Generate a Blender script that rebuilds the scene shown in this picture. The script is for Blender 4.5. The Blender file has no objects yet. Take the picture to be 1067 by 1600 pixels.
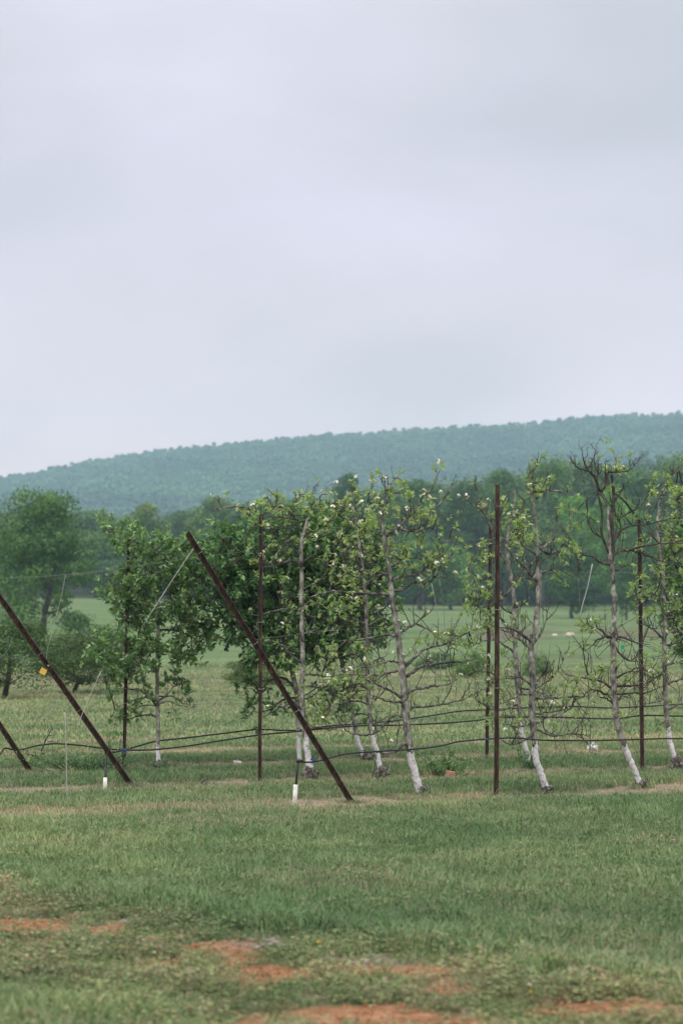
import bpy, math, random
import numpy as np
from mathutils import Vector

random.seed(7)
rng = np.random.default_rng(7)
S = bpy.context.scene
COL = S.collection
R = math.radians

# ------------------------------------------------------------------ camera
F = 3778.0            # focal length in photo pixels (85 mm on a 36 mm tall frame)
CAMH = 1.6
PITCH = math.atan(185.0 / F)
cd = bpy.data.cameras.new("camera")
cam = bpy.data.objects.new("camera", cd)
COL.objects.link(cam)
cam.location = (0, 0, CAMH)
cam.rotation_euler = (R(90) + PITCH, 0, 0)
cd.sensor_fit = 'VERTICAL'
cd.sensor_height = 36.0
cd.sensor_width = 24.0
cd.lens = 85.0
cd.clip_start = 0.1
cd.clip_end = 20000
cd.dof.use_dof = True
cd.dof.focus_distance = 24.5
cd.dof.aperture_fstop = 3.2
S.camera = cam

# ------------------------------------------------------------------ sky, sun, exposure
SUN_EL, SUN_AZ = R(52), R(200)
world = bpy.data.worlds.new("World")
S.world = world
world.use_nodes = True
wn = world.node_tree
wn.nodes.clear()
def N(nt, t, **kw):
    n = nt.nodes.new(t)
    for k, v in kw.items():
        setattr(n, k, v)
    return n
def ramp(nt, stops, interp='LINEAR'):
    n = nt.nodes.new('ShaderNodeValToRGB')
    n.color_ramp.interpolation = interp
    e = n.color_ramp.elements
    while len(e) < len(stops):
        e.new(0.5)
    for i, (p, c) in enumerate(stops):
        e[i].position = p
        e[i].color = (c[0], c[1], c[2], 1) if not isinstance(c, float) else (c, c, c, 1)
    return n
sky = N(wn, 'ShaderNodeTexSky', sky_type='NISHITA')
sky.sun_disc = False
sky.sun_elevation = SUN_EL
sky.sun_rotation = SUN_AZ
sky.dust_density = 3.0
bg1 = N(wn, 'ShaderNodeBackground')
bg1.inputs['Strength'].default_value = 0.1
wn.links.new(sky.outputs[0], bg1.inputs['Color'])
tc = N(wn, 'ShaderNodeTexCoord')
mp = N(wn, 'ShaderNodeMapping')
mp.inputs['Scale'].default_value = (3.4, 3.4, 7.0)
mp.inputs['Location'].default_value = (5.3, 1.9, 0.6)
wn.links.new(tc.outputs['Generated'], mp.inputs['Vector'])
nz = N(wn, 'ShaderNodeTexNoise')
nz.inputs['Scale'].default_value = 1.3
nz.inputs['Detail'].default_value = 6
nz.inputs['Roughness'].default_value = 0.45
nz.inputs['Distortion'].default_value = 0.25
wn.links.new(mp.outputs[0], nz.inputs['Vector'])
cr = ramp(wn, [(0.34, (0.51, 0.525, 0.615)), (0.50, (0.615, 0.61, 0.735)), (0.66, (0.71, 0.695, 0.86))])
wn.links.new(nz.outputs['Fac'], cr.inputs[0])
sep = N(wn, 'ShaderNodeSeparateXYZ')
wn.links.new(tc.outputs['Generated'], sep.inputs[0])
# overcast luminance rises towards the zenith
elv = N(wn, 'ShaderNodeMapRange')
elv.interpolation_type = 'SMOOTHSTEP'
elv.inputs['From Min'].default_value = 0.16
elv.inputs['From Max'].default_value = 0.95
elv.inputs['To Min'].default_value = 1.0
elv.inputs['To Max'].default_value = 3.6
wn.links.new(sep.outputs['Z'], elv.inputs['Value'])
bg2 = N(wn, 'ShaderNodeBackground')
hz = ramp(wn, [(0.0, (1.86, 1.36, 1.08)), (0.06, (1.62, 1.25, 1.04)), (.11, (1.33, 1.12, .99)), (0.17, (1.14, 1.04, .97)), (0.32, (1.05, 1.02, .94)), (0.6, (1.10, 1.05, .86))])
wn.links.new(sep.outputs['Z'], hz.inputs[0])
mulc = N(wn, 'ShaderNodeMixRGB', blend_type='MULTIPLY')
mulc.inputs[0].default_value = 1.0
wn.links.new(cr.outputs[0], mulc.inputs[1])
wn.links.new(hz.outputs[0], mulc.inputs[2])
wn.links.new(mulc.outputs[0], bg2.inputs['Color'])
wn.links.new(elv.outputs[0], bg2.inputs['Strength'])
mxs = N(wn, 'ShaderNodeMixShader')
mxs.inputs[0].default_value = 0.94
wn.links.new(bg1.outputs[0], mxs.inputs[1])
wn.links.new(bg2.outputs[0], mxs.inputs[2])
wo = N(wn, 'ShaderNodeOutputWorld')
wn.links.new(mxs.outputs[0], wo.inputs['Surface'])

sl = bpy.data.lights.new("sun", 'SUN')
sl.energy = 1.5
sl.angle = R(25)
sl.color = (1.0, 0.96, 0.9)
sun = bpy.data.objects.new("sun", sl)
COL.objects.link(sun)
# sky rotation 0 = +Y, clockwise seen from above
sd = Vector((math.sin(SUN_AZ) * math.cos(SUN_EL), math.cos(SUN_AZ) * math.cos(SUN_EL), math.sin(SUN_EL)))
sun.rotation_euler = sd.to_track_quat('Z', 'Y').to_euler()
sun.location = (0, 0, 50)

S.view_settings.view_transform = 'Standard'
S.view_settings.look = 'None'
S.view_settings.exposure = 0.12
S.view_settings.gamma = 1.0
S.view_settings.use_curve_mapping = False
S.render.engine = 'CYCLES'
S.cycles.use_denoising = True
S.cycles.max_bounces = 6
S.cycles.diffuse_bounces = 2
S.cycles.transparent_max_bounces = 4
S.cycles.volume_bounces = 1
S.render.film_transparent = False

# ------------------------------------------------------------------ helpers
cp, sp = math.cos(PITCH), math.sin(PITCH)
def P(px, py, D):
    """photo pixel + forward distance -> world point"""
    x = (px - 533.5) / F
    y = (800 - py) / F
    dy = cp - y * sp
    dz = sp + y * cp
    s = D / dy
    return np.array([x * s, D, CAMH + dz * s])

def vnoise(x, y, seed=0):
    x = np.asarray(x, float); y = np.asarray(y, float)
    xi = np.floor(x).astype(np.int64); yi = np.floor(y).astype(np.int64)
    fx = x - xi; fy = y - yi
    fx = fx * fx * (3 - 2 * fx); fy = fy * fy * (3 - 2 * fy)
    def h(a, b):
        n = (a * 374761393 + b * 668265263 + seed * 974711) & 0x7fffffff
        n = ((n ^ (n >> 13)) * 1274126177) & 0x7fffffff
        n = n ^ (n >> 16)
        return (n & 0xffff) / 65535.0
    return (h(xi, yi) * (1 - fx) + h(xi + 1, yi) * fx) * (1 - fy) + (h(xi, yi + 1) * (1 - fx) + h(xi + 1, yi + 1) * fx) * fy
def fbm(x, y, o=4, seed=0):
    a, s, t = 1.0, 0.0, 0.0
    x = np.asarray(x, float); y = np.asarray(y, float)
    for i in range(o):
        s = s + a * vnoise(x, y, seed + i * 17); t += a
        x = x * 2.03 + 5.1; y = y * 2.03 + 1.7; a *= 0.5
    return s / t
def sstep(a, b, x):
    t = np.clip((np.asarray(x, float) - a) / (b - a), 0, 1)
    return t * t * (3 - 2 * t)

RIDGE_PX = np.array([-700, -300, 0, 100, 200, 290, 400, 500, 600, 700, 800, 860, 950, 1067, 1400, 1900])
RIDGE_PY = np.array([840, 795, 748, 728, 710, 698, 688, 679, 673, 666, 662, 656, 647, 644, 640, 650])
RIDGE_D = 2300.0
RX = (RIDGE_PX - 533.5) * RIDGE_D / F
RZ = (985 - RIDGE_PY) * RIDGE_D / F + 1.6 - 11.0
YK = np.array([-3000, 0, 70, 110, 150, 178, 188, 250, 330, 450, 700, 1100])
ZK = np.array([0, 0, 0.0, 0.05, 0.30, 0.85, 1.75, 2.9, 4.9, 8.5, 13.0, 16.0])
def gz(x, y):
    x = np.asarray(x, float); y = np.asarray(y, float)
    z = np.interp(y, YK, ZK)
    # left meadow comes over a low brow
    z = z + sstep(120, 260, y) * (1 - sstep(700, 1000, y)) * 1.2 * sstep(10, -40, x * 300 / np.maximum(y, 100))
    # nearer spur on the right
    z = z + 57 * np.exp(-((y - 1150) / 160) ** 2) * sstep(-20, 150, x)
    ridge = np.interp(x, RX, RZ)
    t = sstep(0, 1, (y - 1150) / 1150.0)
    t2 = np.clip((y - 1150) / 1150.0, 0, 1) ** 1.15
    hill = (ridge - 16) * (0.45 * t + 0.55 * t2)
    hill = hill * (1 - 0.6 * sstep(2330, 2900, y))
    z = z + hill
    z = z + sstep(1250, 1500, y) * (1 - sstep(2050, 2300, y)) * 12 * (fbm(x / 130, y / 170, 2, 5) - 0.5)
    # fine unevenness of the lawn
    z = z + 0.05 * (fbm(x / 1.3, y / 1.3, 3, 11) - 0.5) * (y < 150) + 0.25 * (fbm(x / 9, y / 9, 2, 12) - 0.5) * sstep(35, 90, y)
    return z
def G(px, py):
    """photo pixel -> point on the ground"""
    D = CAMH * F / max(py - 985.0, 3.0)
    for _ in range(8):
        p = P(px, py, D)
        h = float(gz(p[0], p[1]))
        D = (CAMH - h) * F / max(py - 985.0, 3.0)
    p = P(px, py, D)
    p[2] = float(gz(p[0], p[1]))
    return p

def mesh_np(name, V, T, attrs=None, smooth=False, mats=(), mi=None):
    V = np.asarray(V, np.float32); T = np.asarray(T, np.int32)
    k = T.shape[1]
    m = bpy.data.meshes.new(name)
    m.vertices.add(len(V)); m.vertices.foreach_set('co', V.ravel())
    m.loops.add(T.size); m.loops.foreach_set('vertex_index', T.ravel())
    m.polygons.add(len(T))
    m.polygons.foreach_set('loop_start', np.arange(0, T.size, k, dtype=np.int32))
    m.polygons.foreach_set('loop_total', np.full(len(T), k, np.int32))
    if smooth:
        m.polygons.foreach_set('use_smooth', np.ones(len(T), bool))
    if mi is not None:
        m.polygons.foreach_set('material_index', np.asarray(mi, np.int32))
    for mt in mats:
        m.materials.append(mt)
    for an, (typ, arr) in (attrs or {}).items():
        a = m.attributes.new(an, typ, 'POINT')
        arr = np.asarray(arr)
        if typ == 'FLOAT_VECTOR':
            a.data.foreach_set('vector', arr.astype(np.float32).ravel())
        else:
            a.data.foreach_set('value', arr.astype(np.int32 if typ == 'INT' else np.float32).ravel())
    m.update(calc_edges=True)
    return m

class MB:
    """mesh builder collecting quads/tris as lists"""
    def __init__(s):
        s.v = []; s.f = []; s.a = []
    def add(s, V, Fs, att=None):
        o = len(s.v)
        s.v.extend([tuple(map(float, p)) for p in V])
        s.f.extend([tuple(int(i) + o for i in f) for f in Fs])
        s.a.extend(att if att is not None else [0.0] * len(V))
        return s
    def mesh(s, name, mat, off=(0, 0, 0), smooth=True, attname=None):
        m = bpy.data.meshes.new(name)
        o = np.asarray(off, float)
        m.from_pydata([tuple(np.array(p) - o) for p in s.v], [], s.f)
        if mat: m.materials.append(mat)
        if smooth:
            m.polygons.foreach_set('use_smooth', np.ones(len(m.polygons), bool))
        if attname:
            a = m.attributes.new(attname, 'FLOAT', 'POINT')
            a.data.foreach_set('value', np.array(s.a, np.float32))
        m.update()
        return m

def catmull(pts, sub=4):
    p = np.asarray(pts, float)
    if len(p) < 3 or sub <= 1:
        return p[0] + (p[-1] - p[0]) * np.linspace(0, 1, max(sub, 3) + 1)[:, None] if len(p) == 2 else p
    q = np.vstack([2 * p[0] - p[1], p, 2 * p[-1] - p[-2]])
    out = []
    for i in range(1, len(q) - 2):
        for j in range(sub):
            t = j / sub
            out.append(0.5 * ((2 * q[i]) + (-q[i - 1] + q[i + 1]) * t + (2 * q[i - 1] - 5 * q[i] + 4 * q[i + 1] - q[i + 2]) * t * t
                              + (-q[i - 1] + 3 * q[i] - 3 * q[i + 1] + q[i + 2]) * t ** 3))
    out.append(p[-1])
    return np.array(out)

def tube(mb, pts, radii, sides=6, knob=0.0, cap=True, att=None, seed=None):
    p = np.asarray(pts, float)
    n = len(p)
    r = np.interp(np.linspace(0, 1, n), np.linspace(0, 1, len(radii)), radii)
    if knob:
        r = r * (1 + knob * (rng.random(n) - 0.4))
    t = np.gradient(p, axis=0)
    t /= np.linalg.norm(t, axis=1)[:, None] + 1e-9
    ref = np.array([0.13, 0.97, 0.2]) if abs(t[0][1]) < 0.8 else np.array([1.0, 0.1, 0.1])
    V = []; A = []
    u = np.cross(t[0], ref); u /= np.linalg.norm(u)
    for i in range(n):
        u = u - t[i] * np.dot(u, t[i]); u /= np.linalg.norm(u) + 1e-9
        w = np.cross(t[i], u)
        for k in range(sides):
            a = 2 * math.pi * k / sides
            rr = r[i] * (1 + (knob * 0.35 * (random.random() - .5) if knob else 0))
            V.append(p[i] + rr * (math.cos(a) * u + math.sin(a) * w))
            A.append(att[i] if att is not None else 0.0)
    Fs = []
    for i in range(n - 1):
        for k in range(sides):
            a = i * sides + k; b = i * sides + (k + 1) % sides
            Fs.append((a, b, b + sides, a + sides))
    if cap:
        Fs.append(tuple(range((n - 1) * sides, n * sides)))
        Fs.append(tuple(reversed(range(sides))))
    mb.add(V, Fs, A)

def box(mb, c, s, rot=None):
    c = np.asarray(c, float); s = np.asarray(s, float) / 2
    V = np.array([[x, y, z] for x in (-1, 1) for y in (-1, 1) for z in (-1, 1)], float) * s
    if rot is not None:
        V = V @ np.asarray(rot, float).T
    mb.add(V + c, [(0, 1, 3, 2), (4, 6, 7, 5), (0, 4, 5, 1), (2, 3, 7, 6), (0, 2, 6, 4), (1, 5, 7, 3)])

def link(name, mesh, parent=None, loc=None, **props):
    o = bpy.data.objects.new(name, mesh)
    COL.objects.link(o)
    if loc is not None: o.location = loc
    if parent is not None: o.parent = parent
    for k, v in props.items():
        o[k] = v
    return o
def thing(name, label, cat, loc, group=None):
    o = bpy.data.objects.new(name, None)
    COL.objects.link(o)
    o.location = loc
    o.empty_display_size = 0.2
    o['label'] = label; o['category'] = cat
    if group: o['group'] = group
    return o

# ------------------------------------------------------------------ materials
def mat(name):
    m = bpy.data.materials.new(name)
    m.use_nodes = True
    nt = m.node_tree
    nt.nodes.clear()
    out = N(nt, 'ShaderNodeOutputMaterial')
    return m, nt, out
def noise(nt, scale, detail=4, rough=0.5, vec=None, dist=0.0):
    n = N(nt, 'ShaderNodeTexNoise')
    n.inputs['Scale'].default_value = scale
    n.inputs['Detail'].default_value = detail
    n.inputs['Roughness'].default_value = rough
    n.inputs['Distortion'].default_value = dist
    if vec is not None: nt.links.new(vec, n.inputs['Vector'])
    return n
def mixc(nt, fac, a, b, mode='MIX'):
    n = N(nt, 'ShaderNodeMixRGB', blend_type=mode)
    for i, v in ((0, fac), (1, a), (2, b)):
        if hasattr(v, 'links') or hasattr(v, 'is_linked'):
            nt.links.new(v, n.inputs[i])
        elif isinstance(v, (int, float)):
            n.inputs[i].default_value = v
        else:
            n.inputs[i].default_value = (v[0], v[1], v[2], 1)
    return n
def simple(name, stops, scale=8, detail=4, rough=0.8, bump=0.0, bscale=40, spec=0.3, vscale=None):
    m, nt, out = mat(name)
    b = N(nt, 'ShaderNodeBsdfPrincipled')
    b.inputs['Roughness'].default_value = rough
    b.inputs['Specular IOR Level'].default_value = spec
    tcn = N(nt, 'ShaderNodeTexCoord')
    vec = tcn.outputs['Object']
    if vscale:
        mpn = N(nt, 'ShaderNodeMapping')
        mpn.inputs['Scale'].default_value = vscale
        nt.links.new(vec, mpn.inputs[0]); vec = mpn.outputs[0]
    nn = noise(nt, scale, detail, 0.6, vec)
    rp = ramp(nt, stops)
    nt.links.new(nn.outputs['Fac'], rp.inputs[0])
    nt.links.new(rp.outputs[0], b.inputs['Base Color'])
    if bump:
        n2 = noise(nt, bscale, 4, 0.6, vec)
        bp = N(nt, 'ShaderNodeBump')
        bp.inputs['Strength'].default_value = bump
        bp.inputs['Distance'].default_value = 0.01
        nt.links.new(n2.outputs['Fac'], bp.inputs['Height'])
        nt.links.new(bp.outputs[0], b.inputs['Normal'])
    nt.links.new(b.outputs[0], out.inputs[0])
    return m

def leaf_mat(name, c1, c2, c3, under=(0.12, 0.16, 0.09), trans=0.3, attr='tint', objcol=False, instancer=False, rough=0.5, worldnoise=None):
    """two-sided leaf: per-leaf tint, paler underside, some light passing through"""
    m, nt, out = mat(name)
    at = N(nt, 'ShaderNodeAttribute', attribute_name=attr)
    rp = ramp(nt, [(0.0, c1), (0.5, c2), (1.0, c3)])
    nt.links.new(at.outputs['Fac'], rp.inputs[0])
    col = rp.outputs[0]
    if worldnoise:
        ge = N(nt, 'ShaderNodeNewGeometry')
        nn = noise(nt, worldnoise, 3, 0.5, ge.outputs['Position'])
        r2 = ramp(nt, [(0.36, 0.6), (0.64, 1.35)])
        nt.links.new(nn.outputs['Fac'], r2.inputs[0])
        col = mixc(nt, 1.0, col, r2.outputs[0], 'MULTIPLY').outputs[0]
    if objcol:
        oi = N(nt, 'ShaderNodeObjectInfo')
        col = mixc(nt, 1.0, col, oi.outputs['Color'], 'MULTIPLY').outputs[0]
        r3 = ramp(nt, [(0.0, (0.78, 0.86, 0.84)), (0.5, (1.0, 1.0, 1.0)), (1.0, (1.3, 1.18, 1.05))])
        nt.links.new(oi.outputs['Random'], r3.inputs[0])
        col = mixc(nt, 1.0, col, r3.outputs[0], 'MULTIPLY').outputs[0]
    front = col
    if under is not None:
        ge = N(nt, 'ShaderNodeNewGeometry')
        front = mixc(nt, ge.outputs['Backfacing'], col, under).outputs[0]
    b = N(nt, 'ShaderNodeBsdfPrincipled')
    b.inputs['Roughness'].default_value = rough
    b.inputs['Specular IOR Level'].default_value = 0.35
    nt.links.new(front, b.inputs['Base Color'])
    tr = N(nt, 'ShaderNodeBsdfTranslucent')
    tcol = mixc(nt, 1.0, col, (1.15, 1.25, 0.6), 'MULTIPLY')
    nt.links.new(tcol.outputs[0], tr.inputs['Color'])
    mx = N(nt, 'ShaderNodeMixShader')
    mx.inputs[0].default_value = trans
    nt.links.new(b.outputs[0], mx.inputs[1]); nt.links.new(tr.outputs[0], mx.inputs[2])
    nt.links.new(mx.outputs[0], out.inputs[0])
    return m

M = {}
M['young_leaf'] = leaf_mat('young_leaf', (0.11, 0.21, 0.05), (0.22, 0.34, 0.10), (0.42, 0.50, 0.22), under=(0.32, 0.40, 0.26), trans=0.38)
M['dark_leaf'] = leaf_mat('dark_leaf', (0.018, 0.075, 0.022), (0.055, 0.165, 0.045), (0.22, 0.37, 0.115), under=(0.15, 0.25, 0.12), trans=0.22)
M['mid_leaf'] = leaf_mat('mid_leaf', (0.035, 0.115, 0.034), (0.10, 0.22, 0.065), (0.32, 0.45, 0.19), under=(0.21, 0.32, 0.17), trans=0.28)
M['crown'] = leaf_mat('crown_foliage', (0.018, 0.050, 0.018), (0.058, 0.13, 0.042), (0.16, 0.27, 0.08), under=None, trans=0.2, objcol=True, rough=0.7)  # dark and light stops spread to paint shaded and lit foliage
M['hillcrown'] = leaf_mat('hill_foliage', (0.02, 0.062, 0.03), (0.065, 0.145, 0.07), (0.14, 0.26, 0.11), under=None, trans=0.1, objcol=True, rough=0.8, worldnoise=0.012)
M['petal'] = leaf_mat('petal', (0.72, 0.58, 0.63), (0.82, 0.76, 0.79), (0.88, 0.86, 0.88), under=(0.76, 0.64, 0.69), trans=0.3)
M['rust'] = simple('rusty_steel', [(0.34, (0.014, 0.010, 0.009)), (0.46, (0.040, 0.025, 0.020)), (0.56, (0.075, 0.043, 0.033)), (0.68, (0.15, 0.095, 0.075))], 9, 8, 0.75, 0.5, 120, vscale=(5, 5, .8))
M['twig'] = simple('twig_bark', [(0.3, (0.018, 0.014, 0.012)), (0.55, (0.055, 0.047, 0.04)), (0.75, (0.15, 0.14, 0.12))], 14, 4, 0.85, 0.5, 90)
M['limb'] = simple('limb_bark', [(0.34, (0.025, 0.023, 0.020)), (0.5, (0.09, 0.087, 0.076)), (0.68, (0.26, 0.255, 0.225))], 16, 5, 0.85, 0.7, 90)
M['darkbark'] = simple('dark_bark', [(0.3, (0.03, 0.027, 0.024)), (0.6, (0.07, 0.06, 0.05)), (0.85, (0.14, 0.12, 0.10))], 6, 5, 0.9, 0.8, 30)
M['knob'] = simple('gnarled_bark', [(0.35, (0.02, 0.018, 0.015)), (0.5, (0.08, 0.072, 0.062)), (0.68, (0.26, 0.245, 0.225))], 26, 5, 0.95, 1.0, 60)
M['hose'] = simple('black_hose', [(0.3, (0.010, 0.010, 0.011)), (0.8, (0.03, 0.03, 0.031))], 5, 2, 0.45)
M['pvc'] = simple('white_pipe', [(0.32, (0.38, 0.35, 0.30)), (0.45, (0.60, 0.60, 0.57)), (0.7, (0.74, 0.74, 0.71))], 9, 4, 0.5)
M['steel_wire'] = simple('weathered_wire', [(0.3, (0.10, 0.10, 0.10)), (0.8, (0.26, 0.26, 0.25))], 30, 2, 0.5)
M['rod'] = simple('pale_rod', [(0.3, (0.26, 0.27, 0.24)), (0.8, (0.44, 0.44, 0.40))], 9, 4, 0.6)
M['yellow'] = simple('yellow_plastic', [(0.3, (0.55, 0.33, 0.05)), (0.8, (0.65, 0.42, 0.09))], 9, 3, 0.5)
M['cream'] = simple('cream_disc', [(0.3, (0.55, 0.45, 0.36)), (0.8, (0.68, 0.58, 0.48))], 30, 3, 0.6)
M['teal'] = simple('green_plastic', [(0.3, (0.01, 0.22, 0.13)), (0.8, (0.015, 0.3, 0.18))], 9, 3, 0.5)
M['blue'] = simple('blue_tie', [(0.3, (0.02, 0.06, 0.16)), (0.8, (0.03, 0.09, 0.22))], 9, 3, 0.5)
M['clay'] = simple('fired_clay', [(0.3, (0.30, 0.15, 0.10)), (0.7, (0.48, 0.28, 0.20))], 20, 4, 0.9, 0.4)
M['stone'] = simple('pale_stone', [(0.3, (0.14, 0.125, 0.105)), (0.7, (0.30, 0.275, 0.24))], 14, 4, 0.9, 0.6)
M['cutwood'] = simple('painted_offcut', [(0.38, (0.05, 0.045, 0.04)), (0.46, (0.45, 0.44, 0.42)), (0.7, (0.66, 0.65, 0.62))], 30, 4, 0.9, 0.5)
M['farrock'] = simple('sandy_boulder', [(0.3, (0.38, 0.32, 0.26)), (0.7, (0.55, 0.49, 0.41))], 3, 4, 0.9, 0.5)
M['dandelion'] = simple('dandelion_yellow', [(0.3, (0.65, 0.48, 0.03)), (0.7, (0.75, 0.6, 0.05))], 60, 2, 0.7)
M['hillsoil'] = simple('forest_floor', [(0.3, (0.03, 0.05, 0.025)), (0.7, (0.06, 0.08, 0.04))], 0.05, 4, 1.0)

# trunk: grey ringed bark, lime wash painted on the foot
def trunk_mat():
    m, nt, out = mat('apple_trunk_bark')
    b = N(nt, 'ShaderNodeBsdfPrincipled'); b.inputs['Roughness'].default_value = 0.85
    b.inputs['Specular IOR Level'].default_value = 0.2
    tcn = N(nt, 'ShaderNodeTexCoord')
    mpn = N(nt, 'ShaderNodeMapping'); mpn.inputs['Scale'].default_value = (1.6, 1.6, .9)
    nt.links.new(tcn.outputs['Object'], mpn.inputs[0])
    n1 = noise(nt, 11, 6, 0.65, mpn.outputs[0], 0.4)
    r1 = ramp(nt, [(0.34, (0.025, 0.024, 0.021)), (0.42, (0.09, 0.088, 0.077)), (0.53, (0.22, 0.217, 0.19)), (0.68, (0.44, 0.435, 0.395))])
    nt.links.new(n1.outputs['Fac'], r1.inputs[0])
    n2 = noise(nt, 34, 4, 0.6, tcn.outputs['Object'], 0.8)
    r2 = ramp(nt, [(0.36, (0.16, 0.15, 0.14)), (0.43, (0.50, 0.50, 0.51)), (0.7, (0.72, 0.73, 0.77))])
    nt.links.new(n2.outputs['Fac'], r2.inputs[0])
    at = N(nt, 'ShaderNodeAttribute', attribute_name='wash')
    n3 = noise(nt, 22, 5, 0.65, mpn.outputs[0], 0.3)
    ad = N(nt, 'ShaderNodeMath', operation='MULTIPLY_ADD')
    nt.links.new(n3.outputs['Fac'], ad.inputs[0]); ad.inputs[1].default_value = 1.25
    sb = N(nt, 'ShaderNodeMath', operation='SUBTRACT')
    nt.links.new(at.outputs['Fac'], sb.inputs[0]); sb.inputs[1].default_value = 0.78
    nt.links.new(sb.outputs[0], ad.inputs[2])
    r3 = ramp(nt, [(0.60, 0.0), (0.66, 1.0)])
    nt.links.new(ad.outputs[0], r3.inputs[0])
    mc = mixc(nt, r3.outputs[0], r1.outputs[0], r2.outputs[0])
    nt.links.new(mc.outputs[0], b.inputs['Base Color'])
    bp = N(nt, 'ShaderNodeBump'); bp.inputs['Strength'].default_value = 0.8; bp.inputs['Distance'].default_value = 0.012
    nt.links.new(n1.outputs['Fac'], bp.inputs['Height'])
    nt.links.new(bp.outputs[0], b.inputs['Normal'])
    nt.links.new(b.outputs[0], out.inputs[0])
    return m
M['trunk'] = trunk_mat()

# ------------------------------------------------------------------ ground masks
ROWSLOPE = 0.55
RC = 1 / math.sqrt(1 + ROWSLOPE ** 2)
ROWS = [22.35 + 3.55 * k for k in range(22)]
def px_ellipse(cx, cy, rx, ry):
    D = CAMH * F / (cy - 985.0)
    return ((cx - 533.5) * D / F, D, rx * D / F, ry * D * D / (F * CAMH))
BARE = [px_ellipse(*e) for e in [(40, 1447, 90, 12), (180, 1447, 45, 12), (60, 1466, 40, 9), (335, 1480, 70, 12), (372, 1496, 40, 8),
        (600, 1512, 110, 12), (585, 1585, 210, 26), (930, 1575, 150, 17), (420, 1604, 70, 14), (520, 1500, 30, 8), (270, 1500, 40, 6),
        (700, 1545, 60, 6), (445, 1525, 40, 5), (130, 1530, 40, 5)]]
STONY = [px_ellipse(*e) for e in [(420, 1475, 70, 10), (225, 1437, 30, 6), (30, 1378, 40, 5), (560, 1497, 60, 6), (660, 1310, 20, 3), (800, 1313, 22, 3)]]
def masks(x, y):
    """bare soil, straw, weed zone: 0..1 each"""
    x = np.asarray(x, float); y = np.asarray(y, float)
    w = 0.55 * (fbm(x / 0.7, y / 0.9, 3, 31) - 0.5)
    bare = np.zeros_like(x)
    for (cx, cy, rx, ry) in BARE:
        d = np.sqrt(((x - cx) / rx) ** 2 + ((y - cy) / ry) ** 2)
        bare = np.maximum(bare, 1 - sstep(0.55, 1.15, d + 1.5 * (fbm(x / 0.18, y / 0.3, 3, 37) - 0.5)))
    stony = np.zeros_like(x)
    for (cx, cy, rx, ry) in STONY:
        d = np.sqrt(((x - cx) / rx) ** 2 + ((y - cy) / ry) ** 2)
        stony = np.maximum(stony, .75 - .75 * sstep(0.6, 1.1, d + 1.3 * (fbm(x / 0.15, y / 0.2, 3, 41) - 0.5)))
    sb_ = (y + 1.3 * x - 12.35) / 1.64
    band = np.exp(-((sb_ + .75) / .55) ** 2) * sstep(.52 + .05 * (x < -.6), .62 + .05 * (x < -.6), fbm(x / .42, y / .7, 4, 39)) * (y < 17)
    bare = np.maximum(bare, .95 * band)
    edge = (y + 1.3 * x - 12.35) / 1.64 + 0.9 * (fbm(x / 0.9, y / 0.9, 3, 43) - 0.5)
    weed = 1 - sstep(-0.12, 0.12, edge)
    # lawn again in the near left corner
    corner = (1 - sstep(10.3, 10.9, y + 0.8 * (fbm(x / .5, y / .5, 2, 44) - .5))) * (1 - sstep(-0.95, -0.55, x + 0.5 * (fbm(x / .5, y / .5, 2, 45) - .5)))
    weed = weed * (1 - 0.85 * corner)
    weed = weed * (y < 17)
    straw = np.zeros_like(x)
    s = (y - ROWSLOPE * x)
    for i, r0 in enumerate(ROWS):
        d = (s - r0) * RC
        wid = 0.30 + 0.52 * fbm(x / 1.1 + i * 7, y / 1.1, 2, 50) + 0.008 * max(r0 - 30, 0)
        amt = (1 if i < 3 else 0.85)
        dd = np.abs(d + 0.4 * (fbm(x / 1.6, y / 1.6, 3, 51) - 0.5)) + 0.75 * (fbm(x / .22, y / .3, 3, 54 + i) - 0.5)
        amt = amt * (.55 + .45 * sstep(.38, .58, fbm(x / 1.0 + i * 3, y / 1.6, 3, 157)))
        straw = np.maximum(straw, amt * (1 - sstep(wid * 0.75, wid * 1.35, dd)))
    patch = sstep(0.60, 0.74, fbm(x / 1.1, y / 2.2, 3, 61)) * 0.22
    straw = np.maximum(straw * (0.85 + 0.15 * sstep(0.3, 0.55, fbm(x / 0.8, y / 0.8, 3, 66))), patch)
    straw = straw * (1 - sstep(75, 110, y)) * sstep(8, 12, y)
    return bare, straw, weed, stony

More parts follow.
